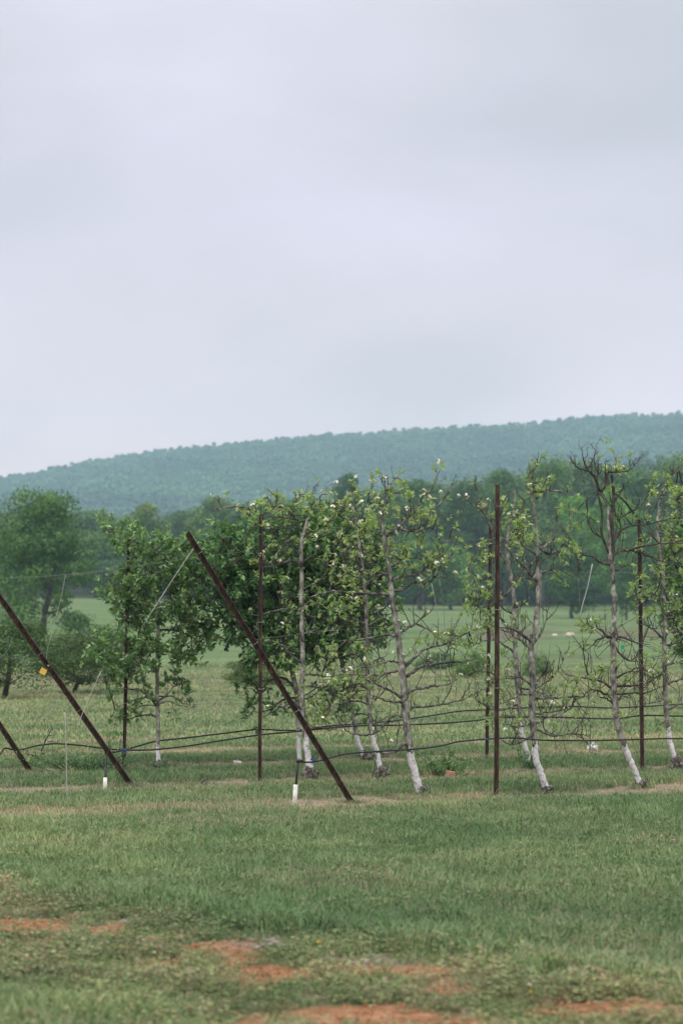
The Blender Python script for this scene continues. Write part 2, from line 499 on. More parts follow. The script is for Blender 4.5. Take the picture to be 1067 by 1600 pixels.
def ground_mat():
    m, nt, out = mat('lawn_and_soil')
    b = N(nt, 'ShaderNodeBsdfPrincipled'); b.inputs['Roughness'].default_value = 0.95
    b.inputs['Specular IOR Level'].default_value = 0.1
    ge = N(nt, 'ShaderNodeNewGeometry')
    pos = ge.outputs['Position']
    # thatch and low grass; dark tones lowered to paint shade beneath the tufts
    n1 = noise(nt, 22, 6, 0.7, pos)
    g1 = ramp(nt, [(0.30, (0.022, 0.036, 0.015)), (0.5, (0.05, 0.08, 0.03)), (0.7, (0.11, 0.14, 0.065))])
    nt.links.new(n1.outputs['Fac'], g1.inputs[0])
    # far meadow colour
    mpn = N(nt, 'ShaderNodeMapping'); mpn.inputs['Scale'].default_value = (0.05, 0.35, 1)
    mpn.inputs['Rotation'].default_value = (0, 0, R(-6))
    nt.links.new(pos, mpn.inputs[0])
    n2 = noise(nt, 1.0, 5, 0.6, mpn.outputs[0])
    g2 = ramp(nt, [(0.32, (0.055, 0.10, 0.036)), (0.5, (0.085, 0.138, 0.053)), (0.68, (0.14, 0.17, 0.085))])
    nt.links.new(n2.outputs['Fac'], g2.inputs[0])
    n2b = noise(nt, 3.0, 6, 0.7, pos)
    r2b = ramp(nt, [(0.3, 0.75), (0.7, 1.2)])
    nt.links.new(n2b.outputs['Fac'], r2b.inputs[0])
    g2m = mixc(nt, 1.0, g2.outputs[0], r2b.outputs[0], 'MULTIPLY')
    sp_ = N(nt, 'ShaderNodeSeparateXYZ'); nt.links.new(pos, sp_.inputs[0])
    mr = N(nt, 'ShaderNodeMapRange'); mr.inputs['From Min'].default_value = 74; mr.inputs['From Max'].default_value = 125
    nwb = noise(nt, 0.07, 4, 0.6, pos)
    wob = N(nt, 'ShaderNodeMath', operation='MULTIPLY_ADD'); nt.links.new(nwb.outputs['Fac'], wob.inputs[0]); wob.inputs[1].default_value = 70
    suby = N(nt, 'ShaderNodeMath', operation='SUBTRACT'); nt.links.new(sp_.outputs['Y'], suby.inputs[0]); suby.inputs[1].default_value = 35
    nt.links.new(suby.outputs[0], wob.inputs[2]); nt.links.new(wob.outputs[0], mr.inputs['Value'])
    mpm = N(nt, 'ShaderNodeMapping'); mpm.inputs['Scale'].default_value = (0.12, 0.9, 1)
    mpm.inputs['Rotation'].default_value = (0, 0, R(-29))
    nt.links.new(pos, mpm.inputs[0])
    nm = noise(nt, 1.0, 5, 0.6, mpm.outputs[0])
    gm = ramp(nt, [(0.32, (0.085, 0.14, 0.05)), (0.50, (0.135, 0.185, 0.08)), (0.68, (0.25, 0.245, 0.16))])
    nt.links.new(nm.outputs['Fac'], gm.inputs[0])
    mr0 = N(nt, 'ShaderNodeMapRange'); mr0.inputs['From Min'].default_value = 26; mr0.inputs['From Max'].default_value = 50
    nt.links.new(sp_.outputs['Y'], mr0.inputs['Value'])
    nearc = mixc(nt, mr0.outputs[0], g1.outputs[0], gm.outputs[0])
    c = mixc(nt, mr.outputs[0], nearc.outputs[0], g2m.outputs[0])
    # straw
    n3 = noise(nt, 40, 5, 0.7, pos)
    s3 = ramp(nt, [(0.3, (0.13, 0.10, 0.07)), (0.5, (0.26, 0.205, 0.15)), (0.7, (0.40, 0.335, 0.26))])
    nt.links.new(n3.outputs['Fac'], s3.inputs[0])
    a = N(nt, 'ShaderNodeAttribute', attribute_name='straw')
    c = mixc(nt, a.outputs['Fac'], c.outputs[0], s3.outputs[0])
    # red clay
    n4 = noise(nt, 9, 8, 0.7, pos)
    s4 = ramp(nt, [(0.30, (0.10, 0.048, 0.026)), (0.5, (0.225, 0.108, 0.055)), (0.72, (0.36, 0.215, 0.135))])
    nt.links.new(n4.outputs['Fac'], s4.inputs[0])
    a2 = N(nt, 'ShaderNodeAttribute', attribute_name='bare')
    c = mixc(nt, a2.outputs['Fac'], c.outputs[0], s4.outputs[0])
    a3 = N(nt, 'ShaderNodeAttribute', attribute_name='stony')
    n5 = noise(nt, 60, 4, 0.8, pos)
    s5 = ramp(nt, [(0.35, (0.09, 0.068, 0.048)), (0.5, (0.16, 0.125, 0.095)), (0.7, (0.27, 0.23, 0.19))])
    nt.links.new(n5.outputs['Fac'], s5.inputs[0])
    c = mixc(nt, a3.outputs['Fac'], c.outputs[0], s5.outputs[0])
    # brown bank across the far meadow
    a4 = N(nt, 'ShaderNodeAttribute', attribute_name='bank')
    n6 = noise(nt, 0.8, 5, 0.7, pos)
    s6 = ramp(nt, [(0.35, (0.05, 0.046, 0.03)), (0.65, (0.12, 0.10, 0.07))])
    nt.links.new(n6.outputs['Fac'], s6.inputs[0])
    c = mixc(nt, a4.outputs['Fac'], c.outputs[0], s6.outputs[0])
    # forest floor far away
    mr2 = N(nt, 'ShaderNodeMapRange'); mr2.inputs['From Min'].default_value = 320; mr2.inputs['From Max'].default_value = 345
    nt.links.new(sp_.outputs['Y'], mr2.inputs['Value'])
    c = mixc(nt, mr2.outputs[0], c.outputs[0], (0.035, 0.045, 0.025))
    nt.links.new(c.outputs[0], b.inputs['Base Color'])
    bp = N(nt, 'ShaderNodeBump'); bp.inputs['Strength'].default_value = 0.7; bp.inputs['Distance'].default_value = 0.03
    nt.links.new(n4.outputs['Fac'], bp.inputs['Height'])
    nt.links.new(bp.outputs[0], b.inputs['Normal'])
    nt.links.new(b.outputs[0], out.inputs[0])
    return m
M['ground'] = ground_mat()

def grid_mesh(name, xs, ys, material, attrs=True):
    X, Y = np.meshgrid(xs, ys)
    x = X.ravel(); y = Y.ravel()
    z = gz(x, y)
    A = None
    if attrs:
        bare, straw, weed, stony = masks(x, y)
        n = 0.03 * (fbm(x / 0.12, y / 0.12, 3, 71) - 0.5) * (bare + 0.3 * weed)
        z = z + n
        sp_weed = weed * sstep(0.5, 0.62, fbm(x / .35, y / .4, 3, 75)) * 0.45 + .08 * weed
        bank = np.exp(-((y - 183) / 5.5) ** 2) * sstep(4, 12, x) * (1 - sstep(24, 40, x)) * sstep(.3, .55, fbm(x / 3, y / 5, 3, 77))
        brown2 = np.exp(-((y - 128) / 9) ** 2) * sstep(6, 12, x) * (1 - sstep(16, 25, x)) * 0.35
        A = {'bare': ('FLOAT', np.clip(bare, 0, 1)), 'straw': ('FLOAT', np.clip(np.maximum(straw, sp_weed), 0, 1)),
             'stony': ('FLOAT', np.clip(stony, 0, 1)), 'bank': ('FLOAT', np.clip(bank + brown2, 0, 1))}
    V = np.stack([x, y, z], 1)
    nx, ny = len(xs), len(ys)
    i, j = np.meshgrid(np.arange(nx - 1), np.arange(ny - 1))
    a = (j * nx + i).ravel()
    T = np.stack([a, a + 1, a + nx + 1, a + nx], 1)
    return mesh_np(name, V, T, A, True, (material,))
def grow(a, b, s0, k):
    v = [a]; s = s0
    while v[-1] < b:
        v.append(v[-1] + s); s *= k
    v[-1] = b
    return v
xs_r = list(np.arange(0, 7.01, 0.09)) + grow(7.2, 1500, 0.25, 1.13)
xs = np.array([-v for v in xs_r[::-1]][:-1] + xs_r)
ys = np.array([-60, -20, -5, 2, 6, 8] + list(np.arange(8.5, 30, 0.09)) + grow(30.1, 1150, 0.12, 1.019))
link('ground', grid_mesh('ground', xs, ys, M['ground']), kind='structure')
hx = np.arange(-1500, 1501, 22.0); hy = np.array([1150.0] + list(np.arange(1175, 2401, 22)) + list(np.arange(2450, 3000, 90)))
link('hill', grid_mesh('hill', hx, hy, M['hillsoil'], False), kind='structure')

# ------------------------------------------------------------------ scatter by geometry nodes
def scatter(name, pts, rot, scl, idx, protos, extra=None, **props):
    coll = bpy.data.collections.new(name + '_sources')
    for i, p in enumerate(protos):
        p.name = "%s_source_%02d" % (name, i)
        coll.objects.link(p)
    at = {'rot': ('FLOAT_VECTOR', rot), 'scl': ('FLOAT', scl), 'idx': ('INT', idx)}
    for k, v in (extra or {}).items():
        at[k] = ('FLOAT', v)
    m = bpy.data.meshes.new(name)
    m.vertices.add(len(pts)); m.vertices.foreach_set('co', np.asarray(pts, np.float32).ravel())
    for an, (typ, arr) in at.items():
        a = m.attributes.new(an, typ, 'POINT')
        if typ == 'FLOAT_VECTOR': a.data.foreach_set('vector', np.asarray(arr, np.float32).ravel())
        else: a.data.foreach_set('value', np.asarray(arr, np.int32 if typ == 'INT' else np.float32).ravel())
    o = link(name, m, **props)
    ng = bpy.data.node_groups.new(name, 'GeometryNodeTree')
    ng.interface.new_socket('Geometry', in_out='INPUT', socket_type='NodeSocketGeometry')
    ng.interface.new_socket('Geometry', in_out='OUTPUT', socket_type='NodeSocketGeometry')
    gi = ng.nodes.new('NodeGroupInput'); go = ng.nodes.new('NodeGroupOutput')
    m2p = ng.nodes.new('GeometryNodeMeshToPoints')
    ci = ng.nodes.new('GeometryNodeCollectionInfo')
    ci.inputs['Collection'].default_value = coll
    ci.inputs['Separate Children'].default_value = True
    ci.inputs['Reset Children'].default_value = True
    iop = ng.nodes.new('GeometryNodeInstanceOnPoints')
    iop.inputs['Pick Instance'].default_value = True
    def na(nm, typ):
        n = ng.nodes.new('GeometryNodeInputNamedAttribute'); n.data_type = typ
        n.inputs['Name'].default_value = nm
        return n.outputs['Attribute']
    e2r = ng.nodes.new('FunctionNodeEulerToRotation')
    ng.links.new(na('rot', 'FLOAT_VECTOR'), e2r.inputs[0])
    ng.links.new(gi.outputs[0], m2p.inputs['Mesh'])
    ng.links.new(m2p.outputs[0], iop.inputs['Points'])
    ng.links.new(ci.outputs[0], iop.inputs['Instance'])
    ng.links.new(na('idx', 'INT'), iop.inputs['Instance Index'])
    ng.links.new(e2r.outputs[0], iop.inputs['Rotation'])
    ng.links.new(na('scl', 'FLOAT'), iop.inputs['Scale'])
    ng.links.new(iop.outputs[0], go.inputs[0])
    md = o.modifiers.new('scatter', 'NODES')
    md.node_group = ng
    return o

# ------------------------------------------------------------------ leaves
LEAF_V = np.array([[0, 0, 0], [-.19, .24, .05], [-.23, .58, .06], [.19, .24, .05], [.23, .58, .06], [0, .42, -.02], [0, 1, -.10]], float)
LEAF_T = np.array([[0, 3, 5], [0, 5, 1], [5, 3, 4], [1, 5, 2], [5, 4, 6], [2, 5, 6]], np.int32)
def unit(v):
    return v / (np.linalg.norm(v, axis=-1, keepdims=True) + 1e-9)
def leaves_mesh(name, pos, d, up, size, tint, material, off=(0, 0, 0), TV=LEAF_V, TT=LEAF_T, wid=None):
    pos = np.asarray(pos); d = unit(np.asarray(d, float)); up = np.asarray(up, float)
    side = unit(np.cross(d, up)); nrm = np.cross(side, d)
    n = len(pos); k = len(TV)
    size = np.asarray(size)
    W = np.ones(n) if wid is None else wid
    V = pos[:, None, :] + size[:, None, None] * (TV[None, :, 0, None] * W[:, None, None] * side[:, None, :] + TV[None, :, 1, None] * d[:, None, :] + TV[None, :, 2, None] * nrm[:, None, :])
    V = V.reshape(-1, 3) - np.asarray(off)
    T = (TT[None] + (np.arange(n) * k)[:, None, None]).reshape(-1, 3)
    return mesh_np(name, V, T, {'tint': ('FLOAT', np.repeat(tint, k))}, False, (material,))

class Leaves:
    def __init__(s): s.p = []; s.d = []; s.u = []; s.s = []; s.t = []
    def rosette(s, c, axis, n, size, spread=1.0, base=0.5):
        """whorl of leaves on a spur"""
        c = np.asarray(c); axis = unit(np.asarray(axis, float))
        for _ in range(n):
            r = rng.normal(size=3)
            d = unit(axis * 0.55 + spread * unit(r) + np.array([0, 0, 0.15]))
            s.p.append(c + d * 0.004 + rng.normal(size=3) * 0.006); s.d.append(d)
            s.u.append(unit(np.array([0, 0, 1.0]) + rng.normal(size=3) * 0.55))
            s.s.append(size * (0.6 + 0.65 * rng.random()))
            s.t.append(np.clip(base + rng.normal() * 0.22, 0, 1))
    def shoot(s, a, b, n, size, base=0.5):
        a = np.asarray(a); b = np.asarray(b); ax = unit(b - a)
        for i in range(n):
            t = (i + 0.7 * rng.random()) / n
            r = unit(np.cross(ax, rng.normal(size=3)))
            d = unit(ax * 0.5 + r * 0.9 + np.array([0, 0, -0.25 + 0.3 * rng.random()]))
            s.p.append(a + (b - a) * t); s.d.append(d)
            s.u.append(unit(np.array([0, 0, 1.0]) + rng.normal(size=3) * 0.5))
            s.s.append(size * (0.65 + 0.6 * rng.random()))
            s.t.append(np.clip(base + rng.normal() * 0.2 + 0.35 * (t > 0.8), 0, 1))
    def make(s, name, material, off):
        return leaves_mesh(name, np.array(s.p), np.array(s.d), np.array(s.u), np.array(s.s), np.array(s.t), material, off)

# blossom cluster: five-petalled flowers
def blossom_mesh(name, nfl, seed):
    g = np.random.default_rng(seed)
    pos = []; d = []; u = []; sz = []; t = []
    for _ in range(nfl):
        c = unit(g.normal(size=3) + np.array([0, 0, .7])) * 0.024
        ax = unit(c + np.array([0, 0, .005]))
        e1 = unit(np.cross(ax, [0.3, 0.2, 0.9])); e2 = np.cross(ax, e1)
        ph = g.random() * 6
        tt = g.random()
        for k in range(5):
            a = ph + k * 2 * math.pi / 5
            dd = math.cos(a) * e1 + math.sin(a) * e2 + ax * (0.35 + .3 * g.random())
            pos.append(c); d.append(dd); u.append(ax); sz.append(0.019 * (0.85 + .3 * g.random())); t.append(min(1, tt + .2 * g.random()))
    PV = LEAF_V.copy(); PV[:, 0] *= 1.75; PV[2:5:2, 1] = .7
    return leaves_mesh(name, np.array(pos), np.array(d), np.array(u), np.array(sz), np.array(t), M['petal'], TV=PV)
BLOSSOMS = [blossom_mesh('blossom', n, 100 + i) for i, n in enumerate((4, 6, 3, 5))]

# ------------------------------------------------------------------ apple trees
def in_poly(px, py, poly):
    c = False; n = len(poly); j = n - 1
    for i in range(n):
        xi, yi = poly[i]; xj, yj = poly[j]
        if (yi > py) != (yj > py) and px < (xj - xi) * (py - yi) / (yj - yi) + xi: c = not c
        j = i
    return c

FEET = []
def apple_tree(label, base, trunk, r_px, limbs, wash_y, knob=None, leaf='young_leaf', leafy=0.5, bloom=0.2, fills=(),
               spur=1.0, leafsize=0.054, forks=(), limbmat='limb', trunkmat='trunk', twigs=1.0, seed=1, tscale=.6, lscale=.74, bare_twigs=0):
    FEET.append((base, r_px[0]))
    global rng
    rng = np.random.default_rng(seed); random.seed(seed)
    b = G(*base)
    D0 = b[1]; x0 = b[0]
    mpp = D0 / F
    def PT(q, jit=0.0):
        p = P(q[0], q[1], D0)
        dep = D0 + ROWSLOPE * (p[0] - x0) + jit
        return P(q[0], q[1], dep)
    t = thing('apple_tree', label, 'apple tree', b, 'trellised apple trees in the orchard rows')
    L = Leaves(); blossoms = []
    skeleton = []      # (point, radius)
    # trunk
    tp = np.array([PT(q) for q in trunk])
    tp[0][2] = min(tp[0][2], b[2] - 0.02) if not knob else tp[0][2]
    tp = catmull(tp, 5)
    tp[2:-1] += rng.normal(size=(len(tp) - 3, 3)) * 0.0035
    zw = PT((trunk[0][0], wash_y))[2]
    zb = b[2]
    att = [float(min(np.clip(0.5 + (zw + .05 - p[2]) * 3.2, 0, 1), np.clip((p[2] - zb) * 9 + .35, 0, 1))) for p in tp]
    mb = MB()
    rad = [r * mpp * tscale for r in r_px]
    rad = list(np.interp(np.linspace(0, 1, 24), np.linspace(0, 1, len(rad)), rad) * (1.08 + .22 * np.exp(-np.linspace(0, 1, 24) / .09)))
    tube(mb, tp, rad, 10, 0.06, att=att)
    # bark collars where limbs were cut
    for _ in range(9):
        i = random.randrange(len(tp) // 3, len(tp) - 2)
        rr = float(np.interp(i / len(tp), np.linspace(0, 1, len(rad)), rad))
        dirv = unit(np.array([random.choice((-1, 1)) * 1.0, random.uniform(-.9, .4), random.uniform(0, .5)]))
        tube(mb, [tp[i], tp[i] + dirv * rr * 1.1, tp[i] + dirv * rr * 1.7], [rr * .6, rr * .5, rr * .25], 6, .2, att=[att[i]] * 3)
    link('trunk', mb.mesh('apple_trunk', M[trunkmat], b, attname='wash'), t)
    for i, p in enumerate(tp): skeleton.append((p, rad[0], 0))
    for fk in forks:
        fp = catmull([PT(q) for q in fk[1]], 4)
        m3 = MB(); tube(m3, fp, [r * mpp * .66 for r in fk[0]], 8, .10)
        link('branch', m3.mesh('branch', M[limbmat], b), t)
        for p in fp: skeleton.append((p, 0.01, 0))
    if knob:
        m2 = MB()
        c = P(knob[0], knob[1], D0)
        c[2] = max(c[2], b[2] + knob[2] * mpp * 1.0)
        n_ = 9; rings = 7
        V = []; Fs = []
        for i in range(rings + 1):
            th = math.pi * i / rings
            for k in range(n_):
                a = 2 * math.pi * k / n_
                rr = knob[2] * mpp * (1 + 0.55 * (random.random() - .5))
                V.append(c + np.array([math.sin(th) * math.cos(a) * rr, math.sin(th) * math.sin(a) * rr, math.cos(th) * rr * knob[3]]))
        for i in range(rings):
            for k in range(n_):
                a = i * n_ + k; d = i * n_ + (k + 1) % n_
                Fs.append((a, a + n_, d + n_, d))
        m2.add(V, Fs)
        for k in range(7):          # roots and stubs
            a = random.uniform(0, 6.28); rr = knob[2] * mpp
            q = c + np.array([math.cos(a) * rr * .8, math.sin(a) * rr * .8, -.1 * rr])
            e = q + np.array([math.cos(a) * rr * .45, math.sin(a) * rr * .45, random.uniform(-1.3, .5) * rr])
            e[2] = max(e[2], b[2] - .01)
            tube(m2, [q, (q + e) / 2 + rng.normal(size=3) * .008, e], [rr * .28, rr * .2, rr * .08], 5, .3)
        link('root_knob', m2.mesh('root_knob', M['knob'], b, smooth=True), t)
    # limbs with spurs and twigs
    def spurline(m, a, d, ln, r, leafy_, depth=0):
        d = unit(d)
        mid = a + d * ln * .55 + rng.normal(size=3) * ln * .08
        e = a + d * ln + np.array([0, 0, ln * .12]) + rng.normal(size=3) * ln * .06
        tube(m, [a, mid, e], [r, r * .8, r * .5], 4, .3, cap=False)
        if rng.random() < leafy_:
            if rng.random() < bloom:
                blossoms.append(e)
                L.rosette(e, d, random.randint(2, 4), leafsize * .75, .9, .6)
            else:
                L.rosette(e, d, random.randint(5, 9), leafsize * (.75 + .4 * random.random()), .85, .5)
        return e, mid
    def limb(pts, r0, r1, leafy_):
        m = MB()
        c = catmull(pts, 5)
        n = len(c)
        c[1:] += rng.normal(size=(n - 1, 3)) * 0.004
        tube(m, c, [r0 * 1.3, r0, (r0 + r1) / 2, r1], 7, .16)
        seg = np.linalg.norm(np.diff(c, axis=0), axis=1); cum = np.concatenate([[0], np.cumsum(seg)])
        ln = cum[-1]
        pos = 0.06
        while pos < ln:
            i = min(int(np.searchsorted(cum, pos)), n - 1)
            p = c[i]; rr = r0 + (r1 - r0) * pos / ln
            for_dir = unit(c[min(i + 1, n - 1)] - c[max(i - 1, 0)])
            u = unit(np.array([rng.normal() * .35, rng.normal() * .6, 1.0 if random.random() < .72 else -.8])) + for_dir * .35
            if random.random() < 0.38 * twigs:
                L1 = random.uniform(.12, .42) * (.4 if p[2] > tp[-1][2] - .45 else 1)
                e, mid = spurline(m, p, u, L1, max(rr * .4, .0028), leafy_)
                for _ in range(random.randint(1, 4)):
                    spurline(m, p + (e - p) * random.uniform(.3, .95), unit(e - p) + rng.normal(size=3) * .8, random.uniform(.03, .1), .0024, leafy_ * .9)
            else:
                spurline(m, p, u, random.uniform(.02, .07), .0035, leafy_ * .8)
            pos += random.uniform(.05, .13) / spur
        spurline(m, c[-1], c[-1] - c[-3], .05, r1 * .8, leafy_)
        link('branch', m.mesh('branch', M[limbmat], b), t)
        for p in c: skeleton.append((p, r1, 1))
    for lb in limbs:
        r0, lf, pts = lb
        w = [PT(pts[0])]
        j = 0.0; sgn = random.choice((-1, 1))
        for q in pts[1:]:
            j += sgn * random.uniform(0, .055) ; w.append(PT(q, j))
        r = r0 * mpp * lscale
        limb(np.array(w), r, max(r * .38, .0028), lf if lf is not None else leafy)
    if bare_twigs:
        m = MB(); lp = np.array([s_[0] for s_ in skeleton if s_[2] == 1])
        for _ in range(bare_twigs):
            a = lp[random.randrange(len(lp))]
            ln = random.uniform(.08, .34) * (.5 if a[2] > lp[:, 2].max() - .35 else 1)
            d = unit(np.array([rng.normal() * .55, rng.normal() * .45, 1.0 if random.random() < .85 else -.5]))
            e = a + d * ln; mid = a + d * ln * .5 + rng.normal(size=3) * ln * .12
            cc = catmull([a, mid, e], 3)
            tube(m, cc, [.0042, .0032, .0018], 4, .3, cap=False)
            for k in range(random.randint(1, 4)):
                q = cc[random.randrange(1, len(cc))]
                d2 = unit(d + rng.normal(size=3) * .9); l2 = ln * random.uniform(.15, .45)
                tube(m, [q, q + d2 * l2 * .5 + rng.normal(size=3) * .008, q + d2 * l2], [.0028, .0022, .0014], 3, .3, cap=False)
        link('bare_twigs', m.mesh('bare_twigs', M['twig'], b), t, kind='stuff')
    # fill regions: shoots growing from the nearest wood
    sk = np.array([s[0] for s in skeleton])
    for (poly, count, style, thick, base_t) in fills:
        xs_ = [q[0] for q in poly]; ys_ = [q[1] for q in poly]
        m = MB(); made = 0; tries = 0; nlimb = 0
        own = sk
        count = int(count * 1.3)
        while made < count and tries < count * 12:
            tries += 1
            q = (random.uniform(min(xs_), max(xs_)), random.uniform(min(ys_), max(ys_)))
            if not in_poly(q[0], q[1], poly): continue
            nzv = float(fbm(q[0] / 26., q[1] / 26., 2, seed * 3))
            if nzv < (0.34 if style == 'dense' else 0.46) and random.random() < .85: continue
            e = PT(q, rng.normal() * thick)
            dist = np.linalg.norm(own - e, axis=1)
            k = int(np.argmin(dist))
            a = own[k]; dl = dist[k]
            made += 1
            if dl > 0.30:       # grow a carrying branch and remember it
                mid = (a + e) / 2 + np.array([0, 0, -.04]) + rng.normal(size=3) * .03
                cc = catmull([a, mid, e], 4)
                tube(m, cc, [.008, .006, .0035], 5, .25, cap=False)
                own = np.vstack([own, cc[2:]])
            elif dl > .02:
                tube(m, [a, (a + e) / 2 + rng.normal(size=3) * .015, e], [.0035, .0028, .002], 4, .2, cap=False)
            ax = unit(e - a + np.array([0, 0, .06]) + rng.normal(size=3) * .05)
            if style == 'dense':
                e2 = e + ax * random.uniform(.07, .16)
                tube(m, [e, e2], [.0022, .0014], 3, cap=False)
                L.shoot(e - ax * .04, e2, random.randint(7, 12), leafsize, base_t)
                L.rosette(e2, ax, 4, leafsize * .8, .6, base_t + .25)
            else:
                L.rosette(e, ax, random.randint(4, 8), leafsize * (.75 + .4 * random.random()), .8, base_t)
                if rng.random() < bloom * .55: blossoms.append(e)
        if m.v:
            link('twigs', m.mesh('twigs', M['twig'], b), t, kind='stuff')
    if L.p:
        link('leaves', L.make('leaves', M[leaf], b), t, kind='stuff')
    random.shuffle(blossoms)
    for i, e in enumerate(blossoms[:48]):
        o = link('blossom', BLOSSOMS[i % 4], t, loc=tuple(e - b + np.array([0, 0, .01])))
        o.rotation_euler = (random.uniform(-.6, .6), random.uniform(-.6, .6), random.uniform(0, 6.28))
        s = random.uniform(.6, .95); o.scale = (s, s, s)
    return t

# row 1 (nearest), from the leaning post to the right
apple_tree('tall leaning apple tree with blossoms, long limbs and white foot, next left of tallest post',
    (657, 1243), [(657, 1242), (650, 1215), (643, 1185), (637, 1150), (634, 1120), (632, 1090), (629, 1060), (626, 1030), (622, 1000), (618, 970), (613, 940), (609, 900), (605, 870), (600, 840), (597, 810), (592, 785), (589, 772)],
    [7.5, 7.5, 8.5, 8.0, 7.6, 6.5, 6.0, 5.2, 4.4, 3.6, 2.4],
    [(2.8, .6, [(603, 838), (612, 830), (622, 826), (640, 827), (658, 822), (668, 812), (680, 795), (690, 782), (700, 768), (708, 757)]),
     (2.4, .6, [(620, 827), (632, 815), (648, 798), (656, 785), (662, 775), (675, 762), (685, 738)]),
     (1.9, .5, [(622, 827), (650, 830), (670, 824), (690, 815)]),
     (1.8, .7, [(597, 800), (601, 780), (605, 763), (615, 750), (620, 746)]),
     (1.3, .6, [(604, 766), (600, 756), (594, 748)]),
     (1.9, .6, [(608, 889), (625, 876), (640, 872), (670, 873), (700, 873)]),
     (2.3, .35, [(611, 908), (625, 902), (640, 899), (655, 895), (672, 880), (690, 858), (703, 840), (717, 818)]),
     (1.6, .3, [(640, 899), (665, 899), (688, 902), (708, 906)]),
     (2.6, .3, [(612, 924), (630, 920), (645, 910), (665, 912), (680, 900), (695, 886), (705, 865), (715, 838)]),
     (1.4, .2, [(676, 902), (684, 875), (697, 850), (706, 835)]),
     (2.2, .6, [(609, 905), (598, 895), (585, 893), (560, 890), (545, 880), (540, 872)]),
     (2.0, .4, [(607, 897), (592, 898), (575, 910), (556, 924)]),
     (2.8, .3, [(612, 930), (590, 928), (560, 927), (530, 925), (505, 927), (490, 930)]),
     (2.6, .35, [(617, 993), (605, 991), (590, 995), (570, 998), (550, 1000), (535, 1001)]),
     (1.9, .5, [(600, 838), (590, 835), (570, 833)]),
     (1.9, .4, [(622, 1035), (610, 1032), (595, 1037), (578, 1042), (562, 1042), (540, 1045), (520, 1045)]),
     (2.4, .3, [(622, 1048), (608, 1050), (595, 1055), (570, 1055), (545, 1053), (520, 1057)]),
     (2.8, .3, [(626, 1090), (612, 1080), (600, 1075), (585, 1068), (572, 1062)]),
     (2.3, .4, [(627, 1098), (605, 1095), (592, 1090), (580, 1086)]),
     (2.4, .15, [(629, 1118), (615, 1118), (603, 1130), (590, 1142), (580, 1147), (560, 1148), (545, 1144), (538, 1138), (530, 1128)]),
     (3.6, .05, [(636, 1161), (628, 1164), (621, 1172), (610, 1176), (590, 1175), (570, 1173)]),
     (1.3, .1, [(600, 1173), (617, 1166), (621, 1152), (623, 1135)]),
     (2.7, .3, [(625, 987), (637, 980), (650, 975), (665, 982), (680, 990)]),
     (1.5, .3, [(645, 977), (653, 970), (664, 962)]),
     (3.0, .35, [(630, 1044), (645, 1030), (655, 1020), (668, 1012), (690, 1008), (705, 1002), (720, 993), (740, 984)]),
     (3.3, .3, [(631, 1058), (645, 1050), (660, 1041), (680, 1038), (700, 1035), (720, 1034), (742, 1030)]),
     (3.2, .3, [(634, 1084), (645, 1078), (665, 1074), (680, 1072), (695, 1070), (707, 1067)]),
     (1.7, .2, [(690, 1037), (700, 1015), (706, 995), (712, 975)]),
     (2.3, .2, [(637, 1114), (645, 1106), (665, 1104), (690, 1101), (710, 1096), (725, 1093), (737, 1085)])],
    1168, knob=(661, 1238, 10, .75), leafy=.5, bloom=.42,
    fills=[([(560, 790), (585, 762), (640, 750), (672, 775), (690, 820), (680, 890), (630, 890), (590, 870), (560, 850)], 85, 'spur', .14, .55),
           ([(630, 850), (690, 850), (700, 880), (640, 890)], 18, 'spur', .1, .55),
           ([(640, 1000), (700, 985), (745, 960), (745, 1010), (690, 1020)], 30, 'spur', .1, .5)], seed=11, bare_twigs=77, tscale=.66)

